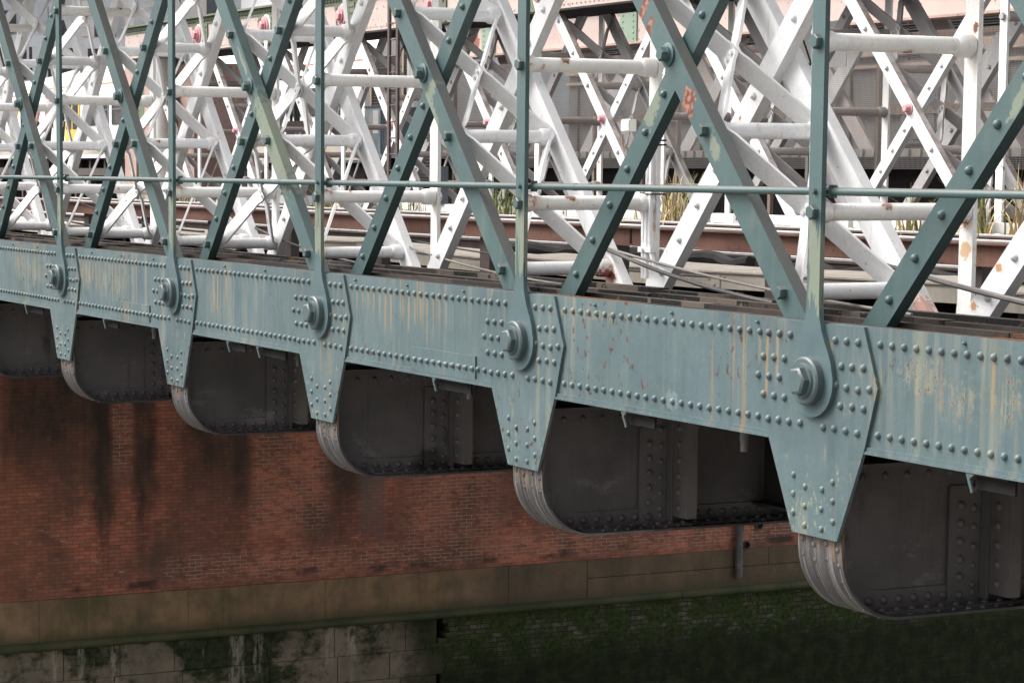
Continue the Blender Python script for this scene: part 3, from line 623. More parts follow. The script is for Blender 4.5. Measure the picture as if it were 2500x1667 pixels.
def far_chord(T, xa, xb, x0, names):
    """pink top chord with olive edges, gussets, pins and white eye heads; bottom chord"""
    mb = MB().bx(xa, xb, .07, .085, H-.30, H+.19); 
    i = 0
    while xa+.06+i*.12 < xb: mb.dome((xa+.06+i*.12, .07, H-.24), (0, -1, 0), .017, .014, 6); i += 1
    for j in range(int((xb-xa)/.55)): mb.dome((xa+.2+j*.55, .07, H+.05+.1*((j*7) % 2)), (0, -1, 0), .018, .014, 6)
    kid(mb.build('top_chord', 'pink', T))
    mb = MB().bx(xa, xb, .055, .085, H+.191, H+.32); mb.bx(xa, xb, -.02, 1.12, H+.321, H+.355)
    i = 0
    while xa+.05+i*.12 < xb: mb.dome((xa+.05+i*.12, .055, H+.25), (0, -1, 0), .025, .03, 6); i += 1
    kid(mb.build('chord_cap', 'olive', T))
    mb = MB().bx(xa, xb, .03, 1.06, H-.33, H-.301); mb.bx(xa, xb, 1.0, 1.02, H-.30, H+.32)
    kid(mb.build('chord_soffit', 'junk', T))
    for k in range(8):
        x = k*P
        if x > xb-.3: continue
        mb = MB().prism([(x-.40, H+.19), (x-.33, H-.02), (x-.32, H-.30), (x+.40, H-.30), (x+.42, H-.02), (x+.40, H+.19)], .045, .069)
        for (dx, dz) in [(a, b) for a in (-.27, .24, .33) for b in (.13, .03, -.08, -.19)]: mb.dome((x+dx, .045, H+dz), (0, -1, 0), .024, .02, 6)
        kid(mb.build('gusset_plate', 'olive', T))
        mb = MB().lathe((x, .02, H), (0, -1, 0), [(.17, 0), (.17, .03), (.12, .035), (.12, .06)], 24).hexa((x, -.03, H), (0, -1, 0), .085, .06, .3)
        kid(mb.build('pin_bolt', 'pinpink', T))
    mb = MB().bx(xa, xb, .07, .085, -.34, .32).bx(xa, xb, .5, 1.0, -.2, .28); kid(mb.build('bottom_chord', 'rustpost', T))
far_chord(far, -4.35, 7*P+2, 0, None)

# hand rail
hr = empty('handrail', (-6, .095, 1.027)); tag(hr, 'green horizontal handrail tube clamped behind the green uprights', 'handrail')
mb = MB().cyl((-2, 0, 0), (24, 0, 0), .0225, 14); mb.build('rail_tube', 'bar', hr)
cl0 = None
for k in range(-2, 6):
    if cl0 is None:
        cl0 = MB().bx(.083, .090, -.03, .02, -.036, .036).hexa((.09, .0, .03), (1, 0, 0), .008, .02).hexa((.09, .0, -.03), (1, 0, 0), .008, .02).build('clamp', 'bar', hr, (6+k*P, 0, 0))
    else:
        c = cl0.copy(); COL.objects.link(c); c.parent = hr; c.location = (6+k*P, 0, 0)
for k in range(-1, 5):
    x = 6+k*P+.6+.9*((k*5) % 3)
    MB().lathe((x, 0, 0), (1, 0, 0), [(.0245, 0), (.0245, .05)], 14).build('rail_joint', 'upright', hr)

# ------------------------------------------------------------------ cross girders
ZB, YE, RC = -1.318, .088, .40
def endcurve(n=14, zt=-.36):
    pts = [(YE, zt), (YE, -.60), (YE, ZB+RC)]
    for i in range(1, n+1):
        a = pi/2*i/n; pts.append((YE+RC-RC*cos(a), ZB+RC-RC*sin(a)))
    return pts
CURVE = endcurve()
def strip(mb, pts, x0, x1, t, inside=True):
    n = len(pts); vs = []
    for i, (y, z) in enumerate(pts):
        a = Vector(pts[min(i+1, n-1)])-Vector(pts[max(i-1, 0)]); a.normalize(); nrm = Vector((-a.y, a.x))
        for x in (x0, x1): vs.append((x, y, z)); vs.append((x, y+nrm.x*t, z+nrm.y*t))
    fs = [(0, 2, 3, 1), ((n-1)*4, (n-1)*4+1, (n-1)*4+3, (n-1)*4+2)]
    for i in range(n-1):
        a, b = i*4, i*4+4
        fs += [(a, b, b+2, a+2), (a+1, a+3, b+3, b+1), (a, a+1, b+1, b), (a+2, b+2, b+3, a+3)]
    return mb.add(vs, fs)
def girder():
    G = empty('cross_girder', (0, 0, 0)); X = .045
    pts = CURVE+[(9.0, ZB)]
    mb = strip(MB(), pts, X-.205, X+.205, .016)
    for j in range(2):
        for i, (y, z) in enumerate([(YE, -.91), (.10, -1.0), (.135, -1.09), (.195, -1.18), (.28, -1.255), (.38, -1.3)]):
            a = 0 if i < 1 else min(1, (i)/5.0)*pi/2
            d = (0, -cos(a), -sin(a))
            for xx in (-.16, -.055, .06, .165):
                if (j+(xx > 0) + (abs(xx) < .1)) % 2: mb.dome((X+xx, y-.001, z+.02*j), d, .017, .009, 7)
    for i in range(70):
        y = .6+.1*i
        for xx in (-.15, -.055, .055, .15): mb.dome((X+xx, y, ZB+.016), (0, 0, 1), .018, .014, 6) if xx > 0 and y < 3 else None
    kid(mb.build('end_flange', 'bent', G))
    web = [(y+.016, z+.008) for y, z in CURVE]+[(9.0, ZB+.01), (9.0, -.42), (.10, -.42)]
    kid(MB().prismx(web, X-.006, X+.006).build('web_plate', 'iron', G))
    mb = MB()
    inner = [(y, z) for y, z in CURVE if z < -.8]
    ring = []
    n = len(inner)
    for i, (y, z) in enumerate(inner):
        a = Vector(inner[min(i+1, n-1)])-Vector(inner[max(i-1, 0)]); a.normalize(); nr = Vector((-a.y, a.x))
        ring.append(((y+nr.x*.016, z+nr.y*.016), (y+nr.x*.135, z+nr.y*.135)))
    poly = [q[0] for q in ring]+[(9.0, ZB+.016), (9.0, ZB+.135)]+[q[1] for q in reversed(ring)]
    mb.prismx(poly, X+.006, X+.020)
    for i in range(28): mb.dome((X+.02, .41+.102*i, ZB+.08), (1, 0, 0), .026, .022)
    for q in (0, 2): mb.dome((X+.02, .20+.10*q/2, ZB+.21-.055*q), (1, 0, 0), .026, .022)
    mb.bx(X+.020, X+.12, .45, 9.0, ZB+.016, ZB+.03)
    for i in range(28): mb.dome((X+.08, .46+.102*i, ZB+.03), (0, 0, 1), .02, .018, 6)
    mb.bx(X+.006, X+.02, .11, 9.0, -.62, -.46)
    for i in range(28): mb.dome((X+.02, .2+.15*i, -.54), (1, 0, 0), .022, .018, 7)
    mb.bx(X+.02, X+.2, .11, 9, -.46, -.445)
    kid(mb.build('flange_angle', 'iron', G))
    mb = MB().bx(X+.0205, X+.034, .945, 1.16, ZB+.03, -.62)
    for i in range(6): mb.dome((X+.034, 1.02, -1.243+.102*i), (1, 0, 0), .027, .024)
    for i in range(6): mb.dome((X+.034, 1.115, -1.19+.11*i), (1, 0, 0), .022, .018, 7)
    kid(mb.build('stiffener', 'iron', G))
    mb = MB().bx(X+.036, X+.10, 1.162, 1.176, ZB+.05, -.46).bx(X+.104, X+.275, 1.18, 1.198, -1.235, -.56).bx(X+.022, X+.102, 1.178, 1.190, -1.225, -.56).bx(X+.245, X+.275, 1.1985, 1.26, -1.235, -.56)
    for i in range(6): mb.dome((X+.17, 1.18, -1.17+.11*i), (0, -1, 0), .025, .02, 7)
    kid(mb.build('bracket_plate', 'plateiron', G))
    return G
GL = {4: 'nearest black cross girder with scraped curved end, under the big right-hand pin',
      5: 'black cross girder end at the right edge beyond the nearest pin',
      3: 'second nearest black cross girder, its curved end streaked ochre and grey',
      2: 'third nearest black cross girder, middle of the row under the green chord',
      1: 'fourth nearest black cross girder with orange stained curved end, left of the middle',
      0: 'fifth nearest black cross girder with a dark wet patch on its web',
      -1: 'farthest black cross girder whose web is seen at the left edge', }
G0 = girder(); first = True
for k in (4, 3, 2, 1, 0, -1, -2):
    if first: g = G0; first = False
    else:
        g = G0.copy(); COL.objects.link(g)
        for ch in KIDS['cross_girder']: copy(ch, g)
    g.location = (k*P, 0, 0)
    tag(g, GL.get(k, 'black cross girder hidden behind the others at the far left'), 'girder', 'cross girders under the chord')
G5 = None

# ------------------------------------------------------------------ bridge deck, tracks and things between the trusses
struct(MB().bx(-26, 26, 1.2, 10.4, -.44, -.36).bx(-26, 26, 1.2, 2.6, -.36, .06).bx(-26, 26, 2.6, 8.9, -.36, .32).build('bridge_deck', 'dark'))
struct(MB().bx(-26, 26, 10.2, 19, -.30, .30).build('ballast', 'junk'))
def rail(y, z, label):
    R = empty('rail', (-26, y, z-.16)); tag(R, label, 'rail', 'running rails on the bridge')
    MB().prismx([(-.07, 0), (.07, 0), (.07, .012), (.012, .03), (.012, .11), (.034, .122), (.034, .14), (-.034, .14), (-.034, .122), (-.012, .11), (-.012, .03), (-.07, .012)], 0, 52).build('rail_body', 'railside', R)
    MB().prismx([(-.034, .1405), (.034, .1405), (.034, .154), (.026, .16), (-.026, .16), (-.034, .154)], 0, 52).build('rail_head', 'rail', R)
rail(3.0, .497, 'shiny running rail just below the rusty guard beam')
rail(4.5, .497, 'running rail hidden mostly behind the rusty guard beam')
rail(7.0, .512, 'shiny running rail above the rusty guard beam, in front of the reeds')
rail(8.3, .512, 'farthest running rail at the foot of the reeds')
B = empty('guard_beam', (-24, 1.55, .3)); tag(B, 'long rusty brown steel guard beam on brown posts behind the white truss', 'guard beam')
MB().bx(0, 48, 0, .012, .298, .412).bx(0, 48, -.05, .05, .412, .424).bx(0, 48, -.05, 0, .286, .298).build('beam', 'rustbeam', B)
mb = MB()
for i in range(8): mb.bx(2.95+6*i, 2.97+6*i, -.012, 0, .30, .41)
mb.build('splice_plate', 'rustpost', B)
for y, lb in ((2.0, 'dark rail bearer added under the deck to block light, nearest the cross girder ends'), (3.6, 'dark rail bearer added under the deck to block light, second from the chord'), (6.2, 'dark rail bearer added under the deck to block light, third from the chord'), (8.0, 'dark rail bearer added under the deck to block light, farthest from the chord')):
    rb = empty('added_rail_bearer', (-19, y, -.8)); tag(rb, lb, 'girder', 'rail bearers added to block light')  # added to keep light off the cross girder webs beyond the brackets
    MB().bx(0, 44, -.012, .012, -.38, .355).build('web_plate', 'soot', rb); MB().bx(0, 44, -.12, .12, -.40, -.381).build('bottom_flange', 'soot', rb)
p0 = None
for i in range(-5, 6):
    x = 24+6.62+i*2.075
    if p0 is None: p0 = MB().bx(-.085, .085, .014, .10, -.5, .40).build('post', 'rustpost', B, (x, 0, 0))
    else:
        c = p0.copy(); COL.objects.link(c); c.parent = B; c.location = (x, 0, 0)
# cable troughs
tr0 = None; rnd = random.Random(11)
TL = {}
x = -22.0; i = 0
while x < 22:
    L = 3.1; wob = rnd.uniform(-.02, .02); T = empty('cable_trough', (x, 2.15+wob, .27)); 
    a = rnd.uniform(-.012, .012); T.rotation_euler = (0, a, 0)
    mb = MB().bx(0, L-.02, 0, .55, 0, .115); mb.build('trough', 'tray', T)
    mb = MB().add([(0, -.02, .117), (L-.02, -.02, .117), (L-.02, .57, .135), (0, .57, .135), (0, -.02, .129), (L-.02, -.02, .129), (L-.02, .57, .148), (0, .57, .148)], [(0, 1, 2, 3), (4, 7, 6, 5), (0, 4, 5, 1), (1, 5, 6, 2), (2, 6, 7, 3), (3, 7, 4, 0)])
    mb.build('lid', 'tray', T)
    mb = MB().bx(.02, .27, -.008, 0, .01, .10)
    for q in (.06, .13, .2): mb.dome((q, -.008, .03+.04*((q*100) % 2)), (0, -1, 0), .012, .012, 6)
    mb.build('clip_plate', 'tray', T)
    MB().bx(.4, .5, .05, .5, -.25, 0).build('support', 'rustpost', T); MB().bx(2.3, 2.4, .05, .5, -.25, 0).build('support', 'rustpost', T)
    tag(T, 'weathered cream cable trough section, number %s from the left along the bridge' % (i+1), 'cable trough', 'cream cable troughs'); TL[i] = T
    x += L; i += 1
words = ['leftmost', 'second from the left', 'third from the left', 'fourth from the left', 'fifth from the left', 'sixth from the left', 'seventh from the left', 'eighth from the left', 'ninth from the left', 'tenth from the left', 'eleventh from the left', 'twelfth from the left', 'thirteenth from the left', 'fourteenth from the left', 'fifteenth from the left']
for i, T in TL.items(): T['label'] = 'weathered cream cable trough section, %s in the row behind the white truss' % words[i]
# dark hoses on the deck
for j, (xa, xb, y, z) in enumerate(((4.5, 8.6, 2.85, .40), (8.9, 12, 2.75, .37))):
    pts = [(xa+(xb-xa)*t/24, y+.05*sin(t*1.3+j), z+.05*abs(sin(t*.55+j*2))) for t in range(25)]
    tag(MB().path(pts, .055, 8).build('hose', 'junk'), ['lumpy black hose lying behind the cream trough, left of the fourth upright', 'ribbed black hose lying behind the cream trough beside the white cable bundle'][j], 'hose')
# loose cables
def sag(p0, p1, s, n=16):
    p0, p1 = Vector(p0), Vector(p1); return [p0.lerp(p1, t/n)-Vector((0, 0, s*4*(t/n)*(1-t/n))) for t in range(n+1)]
CB = [((2.2, 1.12, .66), (6.2, .65, .36), .05, .011, 'cable', 'thin dark cable drooping from the white truss left of the third upright'),
      ((5.4, 1.12, .60), (9.6, .62, .345), .06, .009, 'palecable', 'pale thin wire sagging along the chord left of the fourth upright'),
      ((6.0, 1.1, .56), (10.6, 1.3, .42), .04, .008, 'cable', 'thin dark wire crossing behind the white tube at the fourth upright'),
      ((9.55, .97, .60), (13.6, .55, .36), .04, .010, 'palecable', 'pale wire running along the black plates to the fifth upright'),
      ((9.2, 1.0, .66), (12.2, .6, .35), .05, .014, 'cable', 'dark cable pair slung from the white truss right of the fourth upright'),
      ((12.6, 1.0, .62), (16.5, .5, .35), .06, .014, 'cable', 'dark cable drooping over the chord at the right edge'),
      ((12.75, 1.0, .60), (16.6, .45, .36), .05, .010, 'palecable', 'pale thin wire beside the dark cable at the right edge'),
      ((-2.5, 1.1, .72), (1.4, 1.1, .50), .06, .012, 'cable', 'dark cable drooping behind the second upright'),
      ((-5.4, 1.1, .75), (-2.0, 1.1, .48), .06, .012, 'cable', 'dark cable drooping behind the leftmost upright')]
for p0_, p1_, s_, r0, mt, lb in CB: tag(MB().path(sag(p0_, p1_, s_), r0, 6).build('cable', mt), lb, 'cable')
# conduit bundle on the inner post of the fourth upright
C0 = empty('conduit_bundle', (10.1, 1.02, .3)); tag(C0, 'bundle of white painted conduits strapped to the white post by the fourth upright', 'conduit')
for j, (dx, zt, bend) in enumerate(((-.055, 1.05, 0), (-.012, .95, .0), (.035, .95, .05))):
    MB().path([(dx, -.02, zt), (dx+.004, -.025, .6), (dx-.004, -.02, .32), (dx+bend, -.02, .2), (dx+bend*2.2, -.02, .10)], .017, 8).build('conduit', 'white', C0)
for z in (.28, .68): MB().bx(-.09, .075, -.045, 0, z, z+.035).hexa((-.02, -.045, z+.017), (0, -1, 0), .014, .02).build('strap', 'white', C0)
J = empty('junction_box', (9.87, .95, 1.40)); tag(J, 'small cream junction box strapped to the white post by the fourth upright', 'junction box')
MB().bx(-.055, .055, 0, .05, 0, .085).build('box_body', 'cream', J); MB().bx(-.05, .05, -.01, -.001, .006, .079).build('box_lid', 'cream', J)
MB().path([(-.03, -.01, -.02), (-.03, -.01, -.08), (0, -.01, -.14), (.05, -.01, -.17)], .01, 6).build('flex', 'timber', J)
K = empty('cable_bracket', (10.1, 1.0, 1.0)); tag(K, 'rusty steel strap bracket sticking out of the white post by the fourth upright', 'bracket')
for z in (-.03, 0, .30, .33): MB().bx(-.02, .22, -.02, .0, z, z+.012).build('arm', 'dark', K)
MB().bx(-.05, -.021, -.04, .01, -.04, .36).build('back_plate', 'rustpost', K)

# white trunking and planters near the far truss
t0 = None
for i, x in enumerate((-9.5, -6.6, -3.7, -.8, 2.1)):
    T = empty('trunking', (x, 8.55, .36)); tag(T, 'white trunking length %s by the farthest rail' % ['farthest left', 'second from the left', 'in the middle', 'second from the right', 'farthest right'][i], 'trunking', 'white trunking by the reeds')
    MB().bx(0, 2.8, 0, .1, .15, .26).build('channel', 'cream', T)
    for q in (.5, 2.1): MB().bx(q, q+.14, -.012, 0, 0, .27).hexa((q+.07, -.012, .21), (0, -1, 0), .02, .015).build('bracket', 'fardull', T)
# reeds
def reeds(x, y, n, h, green, label, heads=0, z=.34):
    R = empty('reed_clump', (x, y, z)); tag(R, label, 'reeds', 'reed clumps along the far rail'); rnd = random.Random(int(x*31)+n)
    for part, share in (('green_leaves', green), ('dry_leaves', 1-green)):
        mb = MB()
        for i in range(int(n*share)):
            a = rnd.uniform(0, 2*pi); L = h*rnd.uniform(.55, 1.1); lean = rnd.uniform(.05, .5)*L*(1.5 if part == 'dry_leaves' else 1); bx, by = rnd.gauss(0, .16), rnd.gauss(0, .08)
            wv = Vector((-sin(a), cos(a), 0))*rnd.uniform(.009, .017); vs = []; fs = []
            for q in range(7):
                t = q/6; c = Vector((bx+cos(a)*lean*t*t, by+sin(a)*lean*t*t, L*(t-.28*t*t*t*rnd.uniform(.6, 1.5)*(lean/L*2)))); ww = wv*(1-t*.92)
                vs += [c-ww, c+ww]
                if q: fs.append((2*q-2, 2*q-1, 2*q+1, 2*q))
            mb.add(vs, fs)
        if mb.v: mb.build(part, 'reed' if part[0] == 'g' else 'straw', R)
    for i in range(heads):
        dx, hh = rnd.uniform(-.2, .2), h*rnd.uniform(.85, 1.1)
        MB().cyl((dx, 0, 0), (dx+.02, 0, hh), .006, 5).build('stalk', 'straw', R)
        MB().lathe((dx+.02, 0, hh), (0, 0, 1), [(.008, 0), (.018, .02), (.018, .15), (.006, .17)], 8).build('seed_head', 'cattail', R)
RD = [(-18.4, 60, .62, .6, 'reed clump farthest left, green blades beside the second upright', 0), (-16.6, 70, .6, .5, 'green and straw reed clump between the second and third uprights', 0),
      (-15.4, 60, .62, .35, 'straw coloured reed clump left of the third upright', 0), (-12.1, 80, .75, .5, 'tall green and yellow reed clump right of the third upright', 0), (-11.3, 60, .6, .4, 'low yellow reed clump a little right of the third upright', 0),
      (-5.9, 70, .72, .85, 'bushy green reed clump right of the fourth upright', 0), (-6.6, 50, .6, .7, 'green reed clump directly behind the fourth upright', 0), (-2.0, 60, .8, .25, 'straw reed clump by the white conduit bundle', 1), (-1.5, 60, .85, .2, 'dry straw reed clump left of the nearest upright', 0),
      (-2.6, 40, .3, .2, 'short dry grass tuft under the white trunking', 0), (4.35, 70, .95, .35, 'tall green reed clump left of the right edge', 0), (5.25, 70, .95, .2, 'dry golden reed clump with a brown seed head at the right edge', 1), (3.3, 50, .7, .4, 'sparse reed clump behind the rightmost white post', 0), (-9.0, 40, .5, .4, 'small reed clump midway between the third and fourth uprights', 0)]
for x, n, h, g, lb, hd in RD: reeds(x, 8.42, n, h, g, lb, hd)

# ladder
L = empty('ladder', (-10.32, 8.80, .3)); tag(L, 'rusty brown steel ladder fixed upright against the far white truss', 'ladder')
for dx in (-.19, .12): MB().bx(dx-.035, dx+.035, -.02, .02, 0, 3.9).build('rail', 'rustpost', L)
mb0 = None
for i in range(13):
    z = .3+i*.255
    if mb0 is None: mb0 = MB().cyl((-.155, 0, 0), (.085, 0, 0), .012, 8).build('rung', 'rustpost', L, (0, 0, z))
    else:
        c = mb0.copy(); COL.objects.link(c); c.parent = L; c.location = (0, 0, z)
# relay cabinets
Cb = empty('relay_cabinet', (-14.3, 10.3, 1.30)); tag(Cb, 'pale blue trackside cabinet with red graffiti and a slate grey side', 'cabinet')
MB().bx(-.33, .33, 0, .5, .02, .90).build('body', 'bluegrey', Cb); MB().bx(.332, .93, .03, .5, .02, .89).build('side_door', 'slate', Cb)
MB().bx(-.35, .36, -.03, .52, .901, .925).build('roof', 'slate', Cb); MB().bx(.30, .325, -.015, 0, .1, .85).build('hinge', 'slate', Cb)
MB().bx(-.02, .2, -.006, -.001, .45, .85).build('notice', 'signwhite', Cb); MB().bx(-.33, .33, .1, .4, -1, .019).build('plinth', 'dark', Cb)
T2 = empty('cable_duct', (-14.1, 10.9, 2.2)); tag(T2, 'white vertical cable duct rising behind the pale blue cabinet', 'duct')
MB().bx(-.12, .0, 0, .1, 0, 1.1).bx(.02, .14, 0, .1, 0, 1.1).build('duct_body', 'signwhite', T2)
Sb = empty('switch_box', (-8.2, 8.5, .62)); tag(Sb, 'small grey switch box with a white spot beside the third panel post', 'switch box')
MB().bx(-.14, .14, 0, .12, 0, .56).build('box_body', 'slate', Sb); MB().bx(-.02, .02, -.006, -.001, .3, .335).build('spot', 'signwhite', Sb); MB().bx(-.02, .02, .02, .06, -.3, 0).build('foot', 'slate', Sb)

# ------------------------------------------------------------------ signs
def text(s, size, mat, parent, loc, rot=(pi/2, 0, 0), name='lettering', align='LEFT'):
    cu = bpy.data.curves.new('txt', 'FONT'); cu.body = s; cu.size = size; cu.align_x = align; cu.extrude = .002
    o = bpy.data.objects.new('txt', cu); COL.objects.link(o); bpy.context.view_layer.update()
    me = bpy.data.meshes.new_from_object(o.evaluated_get(bpy.context.evaluated_depsgraph_get())); bpy.data.objects.remove(o)
    me.materials.clear(); me.materials.append(M[mat]); q = bpy.data.objects.new(name, me); COL.objects.link(q); q.parent = parent; q.location = loc; q.rotation_euler = rot; return q
S = empty('notice_board', (-12.25, 10.35, 2.42)); tag(S, 'cream notice board with black lettering seen through the far truss', 'sign')
MB().bx(-.05, .72, 0, .02, 0, .68).build('board', 'signwhite', S)
for i, t in enumerate(('not alight', 'pass through', 'train')): text(t, .125, 'ink', S, (.02, -.006, .45-.15*i))
MB().bx(.3, .36, .021, .06, -2.1, .5).build('post', 'mesh', S)
S = empty('platform_sign', (-18.7, 10.5, 1.73)); tag(S, 'brown sign with small white characters on dark posts, left of the third upright', 'sign')
MB().bx(0, 1.05, 0, .04, 0, .3).build('board', 'brownsign', S); text('‹ CX6', .12, 'signwhite', S, (.46, -.006, .03))
for dx in (.1, .3, .38, .45): MB().bx(dx-.018, dx+.018, .045, .09, -1.4, 1.2).build('post', 'ink', S)
S = empty('warning_sign', (-2.05, 10.42, 2.45)); tag(S, 'white warning board with a black triangle and exclamation mark', 'sign')
MB().bx(-.05, 1.35, 0, .02, -.02, .55).build('board', 'signwhite', S)
tri = [(.02, .03), (.62, .03), (.32, .53)]
mb = MB()
for a, b in ((0, 1), (1, 2), (2, 0)):
    pa, pb = Vector((tri[a][0], -.004, tri[a][1])), Vector((tri[b][0], -.004, tri[b][1])); d = (pb-pa).normalized(); mb.bar(pa, pb, d.cross(Vector((0, 1, 0))), .028, (0, 1, 0), .006)
mb.prism([(.295, .40), (.345, .40), (.33, .2), (.31, .2)], -.008, -.002).lathe((.32, -.002, .135), (0, -1, 0), [(.03, 0), (.03, .006)], 14)
mb.build('symbol', 'ink', S)
MB().bx(.5, .56, .021, .06, -2.1, .5).build('post', 'mesh', S)

# ------------------------------------------------------------------ third girder line, platform, mesh fence, panelled wall (right, beyond the far truss)
PF = empty('platform_edge', (-22, 13.9, .3)); tag(PF, 'ribbed grey platform edge over a black sheet painted as the void, behind the mesh fence', 'platform')
mb = MB().bx(2.5, 44, .02, .5, 1.04, 1.16)
for i in range(150): mb.bx(2.5+i*.27, 2.5+i*.27+.17, -.02, .02, 1.05, 1.15)
mb.build('coping', 'ribbed', PF); MB().bx(2.5, 44, .3, .5, 0, 1.039).build('face', 'dark', PF)  # near-black sheet painted as the dark void under the coping
W3 = empty('panelled_wall', (-21, 18.0, 0)); tag(W3, 'dusty grey brown panelled shed wall behind the mesh fence', 'wall')
MB().bx(0, 42, 0, .3, .3, 6).build('wall', 'panel', W3)
mb = MB()
for i in range(26): mb.bx(.4+i*1.6, .44+i*1.6, -.05, 0, .3, 6)
mb.build('cover_strips', 'rustpost', W3)
for x in (11.5, 13.2, 29): MB().bx(x, x+1.0, -.06, -.002, 1.6, 3.0).bx(x+.06, x+.94, -.08, -.061, 1.68, 2.9).build('door_panel', 'panel', W3)
MB().prism([(12.0, 2.3), (12.14, 2.3), (12.07, 2.44)], -.09, -.081).build('warning_triangle', 'signwhite', W3)
MB().bx(0, 42, -.12, 0, 3.1, 3.3).bx(0, 42, -.1, 0, 2.1, 2.16).bx(0, 42, -.08, 0, 2.9, 2.96).build('rails', 'timber', W3)
mb = MB()
for i in range(18): mb.bx(0, 42, -.05-.02*(i % 2), 0, 3.36+i*.045, 3.385+i*.045)
mb.build('louvre', 'junk', W3)
T3 = empty('fascia_girder', (-19, 14.2, 3.33)); tag(T3, 'pale pink plate girder with grey green stiffeners high behind the mesh fence', 'girder')
MB().bx(0, 40, 0, .03, 0, 1.1).build('web_plate', 'pink', T3); MB().bx(0, 40, -.12, .3, -.04, -.002).build('bottom_flange', 'pinkdark', T3)
MB().bx(0, 40, -.1, .3, .62, .80).build('top_flange', 'palegreen', T3)
for i in range(7):
    x = 1.3+i*5.2; m = MB().bx(x, x+.55, -.025, -.001, 0, .618)
    for a in (.1, .45):
        for b in range(6): m.dome((x+a, -.025, .06+.1*b), (0, -1, 0), .02, .016, 6)
    m.build('stiffener', 'palegreen', T3)
# dull lattice behind the fence
LT = empty('lattice_screen', (-18.5, 14.45, 1.3)); tag(LT, 'grey lattice of crossed bars behind the mesh fence and under the pink girder', 'lattice')
q0 = q1 = None
for i in range(9):
    x = i*P+.9
    if q0 is None:
        q0 = MB().bar((0, 0, 0), (1.9, 0, 2.05), (1, 0, -.93), .26, (0, 1, 0), .06).build('lattice_bar', 'fardull', LT, (x, 0, 0)); q1 = MB().bar((1.9, .1, 0), (0, .1, 2.05), (1, 0, .93), .26, (0, 1, 0), .06).build('lattice_bar', 'fartube', LT, (x, 0, 0))
    else:
        for q in (q0, q1):
            c = q.copy(); COL.objects.link(c); c.parent = LT; c.location = (x, 0, 0)
# mesh fence: real wires, one frame per bay
def fence_panel():
    A = empty('mesh_fence', (0, 0, 0)); Wd = 2.6
    mb = MB(); z0, z1 = 1.17, 3.0
    n = 96
    for i in range(n+1): x = Wd*i/n; mb.bx(x-.002, x+.002, 0, .004, z0, z1)
    m = 68
    for i in range(m+1): z = z0+(z1-z0)*i/m; mb.bx(0, Wd, .0045, .0085, z-.002, z+.002)
    mb.build('wire_mesh', 'mesh', A)
    MB().bx(-.035, .035, .02, .08, .3, 3.05).build('post', 'timber', A)
    MB().bx(.036, Wd-.036, .02, .06, 1.95, 2.03).build('mid_rail', 'timber', A)
    MB().bx(.036, Wd-.036, .02, .06, 1.92, 1.945).build('lower_batten', 'timber', A)
    MB().bx(.036, Wd-.036, .02, .05, 2.93, 2.99).build('top_rail', 'rustbeam', A)
    return A
fp = fence_panel(); kidsf = [o for o in bpy.data.objects if o.parent == fp]
for i in range(9):
    if i == 0: f = fp
    else:
        f = fp.copy(); COL.objects.link(f)
        for ch in kidsf:
            c = ch.copy(); COL.objects.link(c); c.parent = f
    f.location = (-16.4+i*2.6, 12.9, 0)
    tag(f, 'wire mesh fence panel on tan posts, %s in its row' % ['first from the left', 'second from the left', 'third from the left', 'fourth from the left', 'fifth in the middle', 'fourth from the right', 'third from the right', 'second from the right', 'last on the right'][i], 'fence', 'wire mesh fence panels')
LV_ = empty('louvre_screen', (-19.3, 12.6, .9)); tag(LV_, 'brown grey louvred screen behind the rusty ladder', 'screen')
mb = MB()
for i in range(44): mb.bar((0, 0, .02+i*.055), (2.9, 0, .02+i*.055), (0, -.5, .8), .06, (0, .8, .5), .012)
mb.build('slats', 'panel', LV_)
for x in (0, 1.45, 2.9): MB().bx(x-.04, x+.04, -.04, .05, -.6, 2.5).build('frame', 'timber', LV_)

# ------------------------------------------------------------------ left: abutment post, platform, trains, people, office block
AP = empty('abutment_pier', (-22.9, 9.0, 0)); tag(AP, 'pink riveted end pier of the far truss with an olive green strip', 'pier')
MB().bx(-.95, -.25, .05, 1.15, -.3, 3.36).bx(.26, .62, .05, 1.15, -.3, 3.36).bx(.98, 1.9, .5, 1.6, -.3, 3.2).build('pink_casing', 'pinkdark', AP)
m = MB().bx(-.248, .258, .09, 1.1, -.3, 3.36)
for a in (-.18, .18):
    for b in range(22): m.dome((a, .09, .2+b*.14), (0, -1, 0), .022, .02, 6)
m.build('green_strip', 'olive', AP)
MB().cyl((.80, .2, -.3), (.80, .2, 3.36), .16, 16).build('downpipe', 'cream', AP)
PL = empty('platform', (-30, 10.6, 0)); tag(PL, 'station platform with a white edge over dark timber framing at the left', 'platform')
MB().bx(-130, 1.2, 0, 2.2, 1.34, 1.43).build('slab', 'ribbed', PL); MB().bx(-130, 1.2, -.05, 0, 1.36, 1.44).build('white_edge', 'signwhite', PL)
mb = MB()
for i in range(24): mb.bx(1.0-i*1.1, 1.12-i*1.1, .1, .25, -.3, 1.33)
mb.bx(-40, 1.2, .05, .3, .95, 1.12); mb.build('framing', 'rustpost', PL); MB().bx(-130, 1.2, 1.2, 1.4, -.3, 1.33).build('back_wall', 'dark', PL)
struct(MB().bx(-420, -26, -260, 300, -6, -.4).build('ground', 'junk'))
struct(MB().bx(-26, -20.5, 2, 34, -1.4, -.45).build('bearing_shelf', 'dark'))
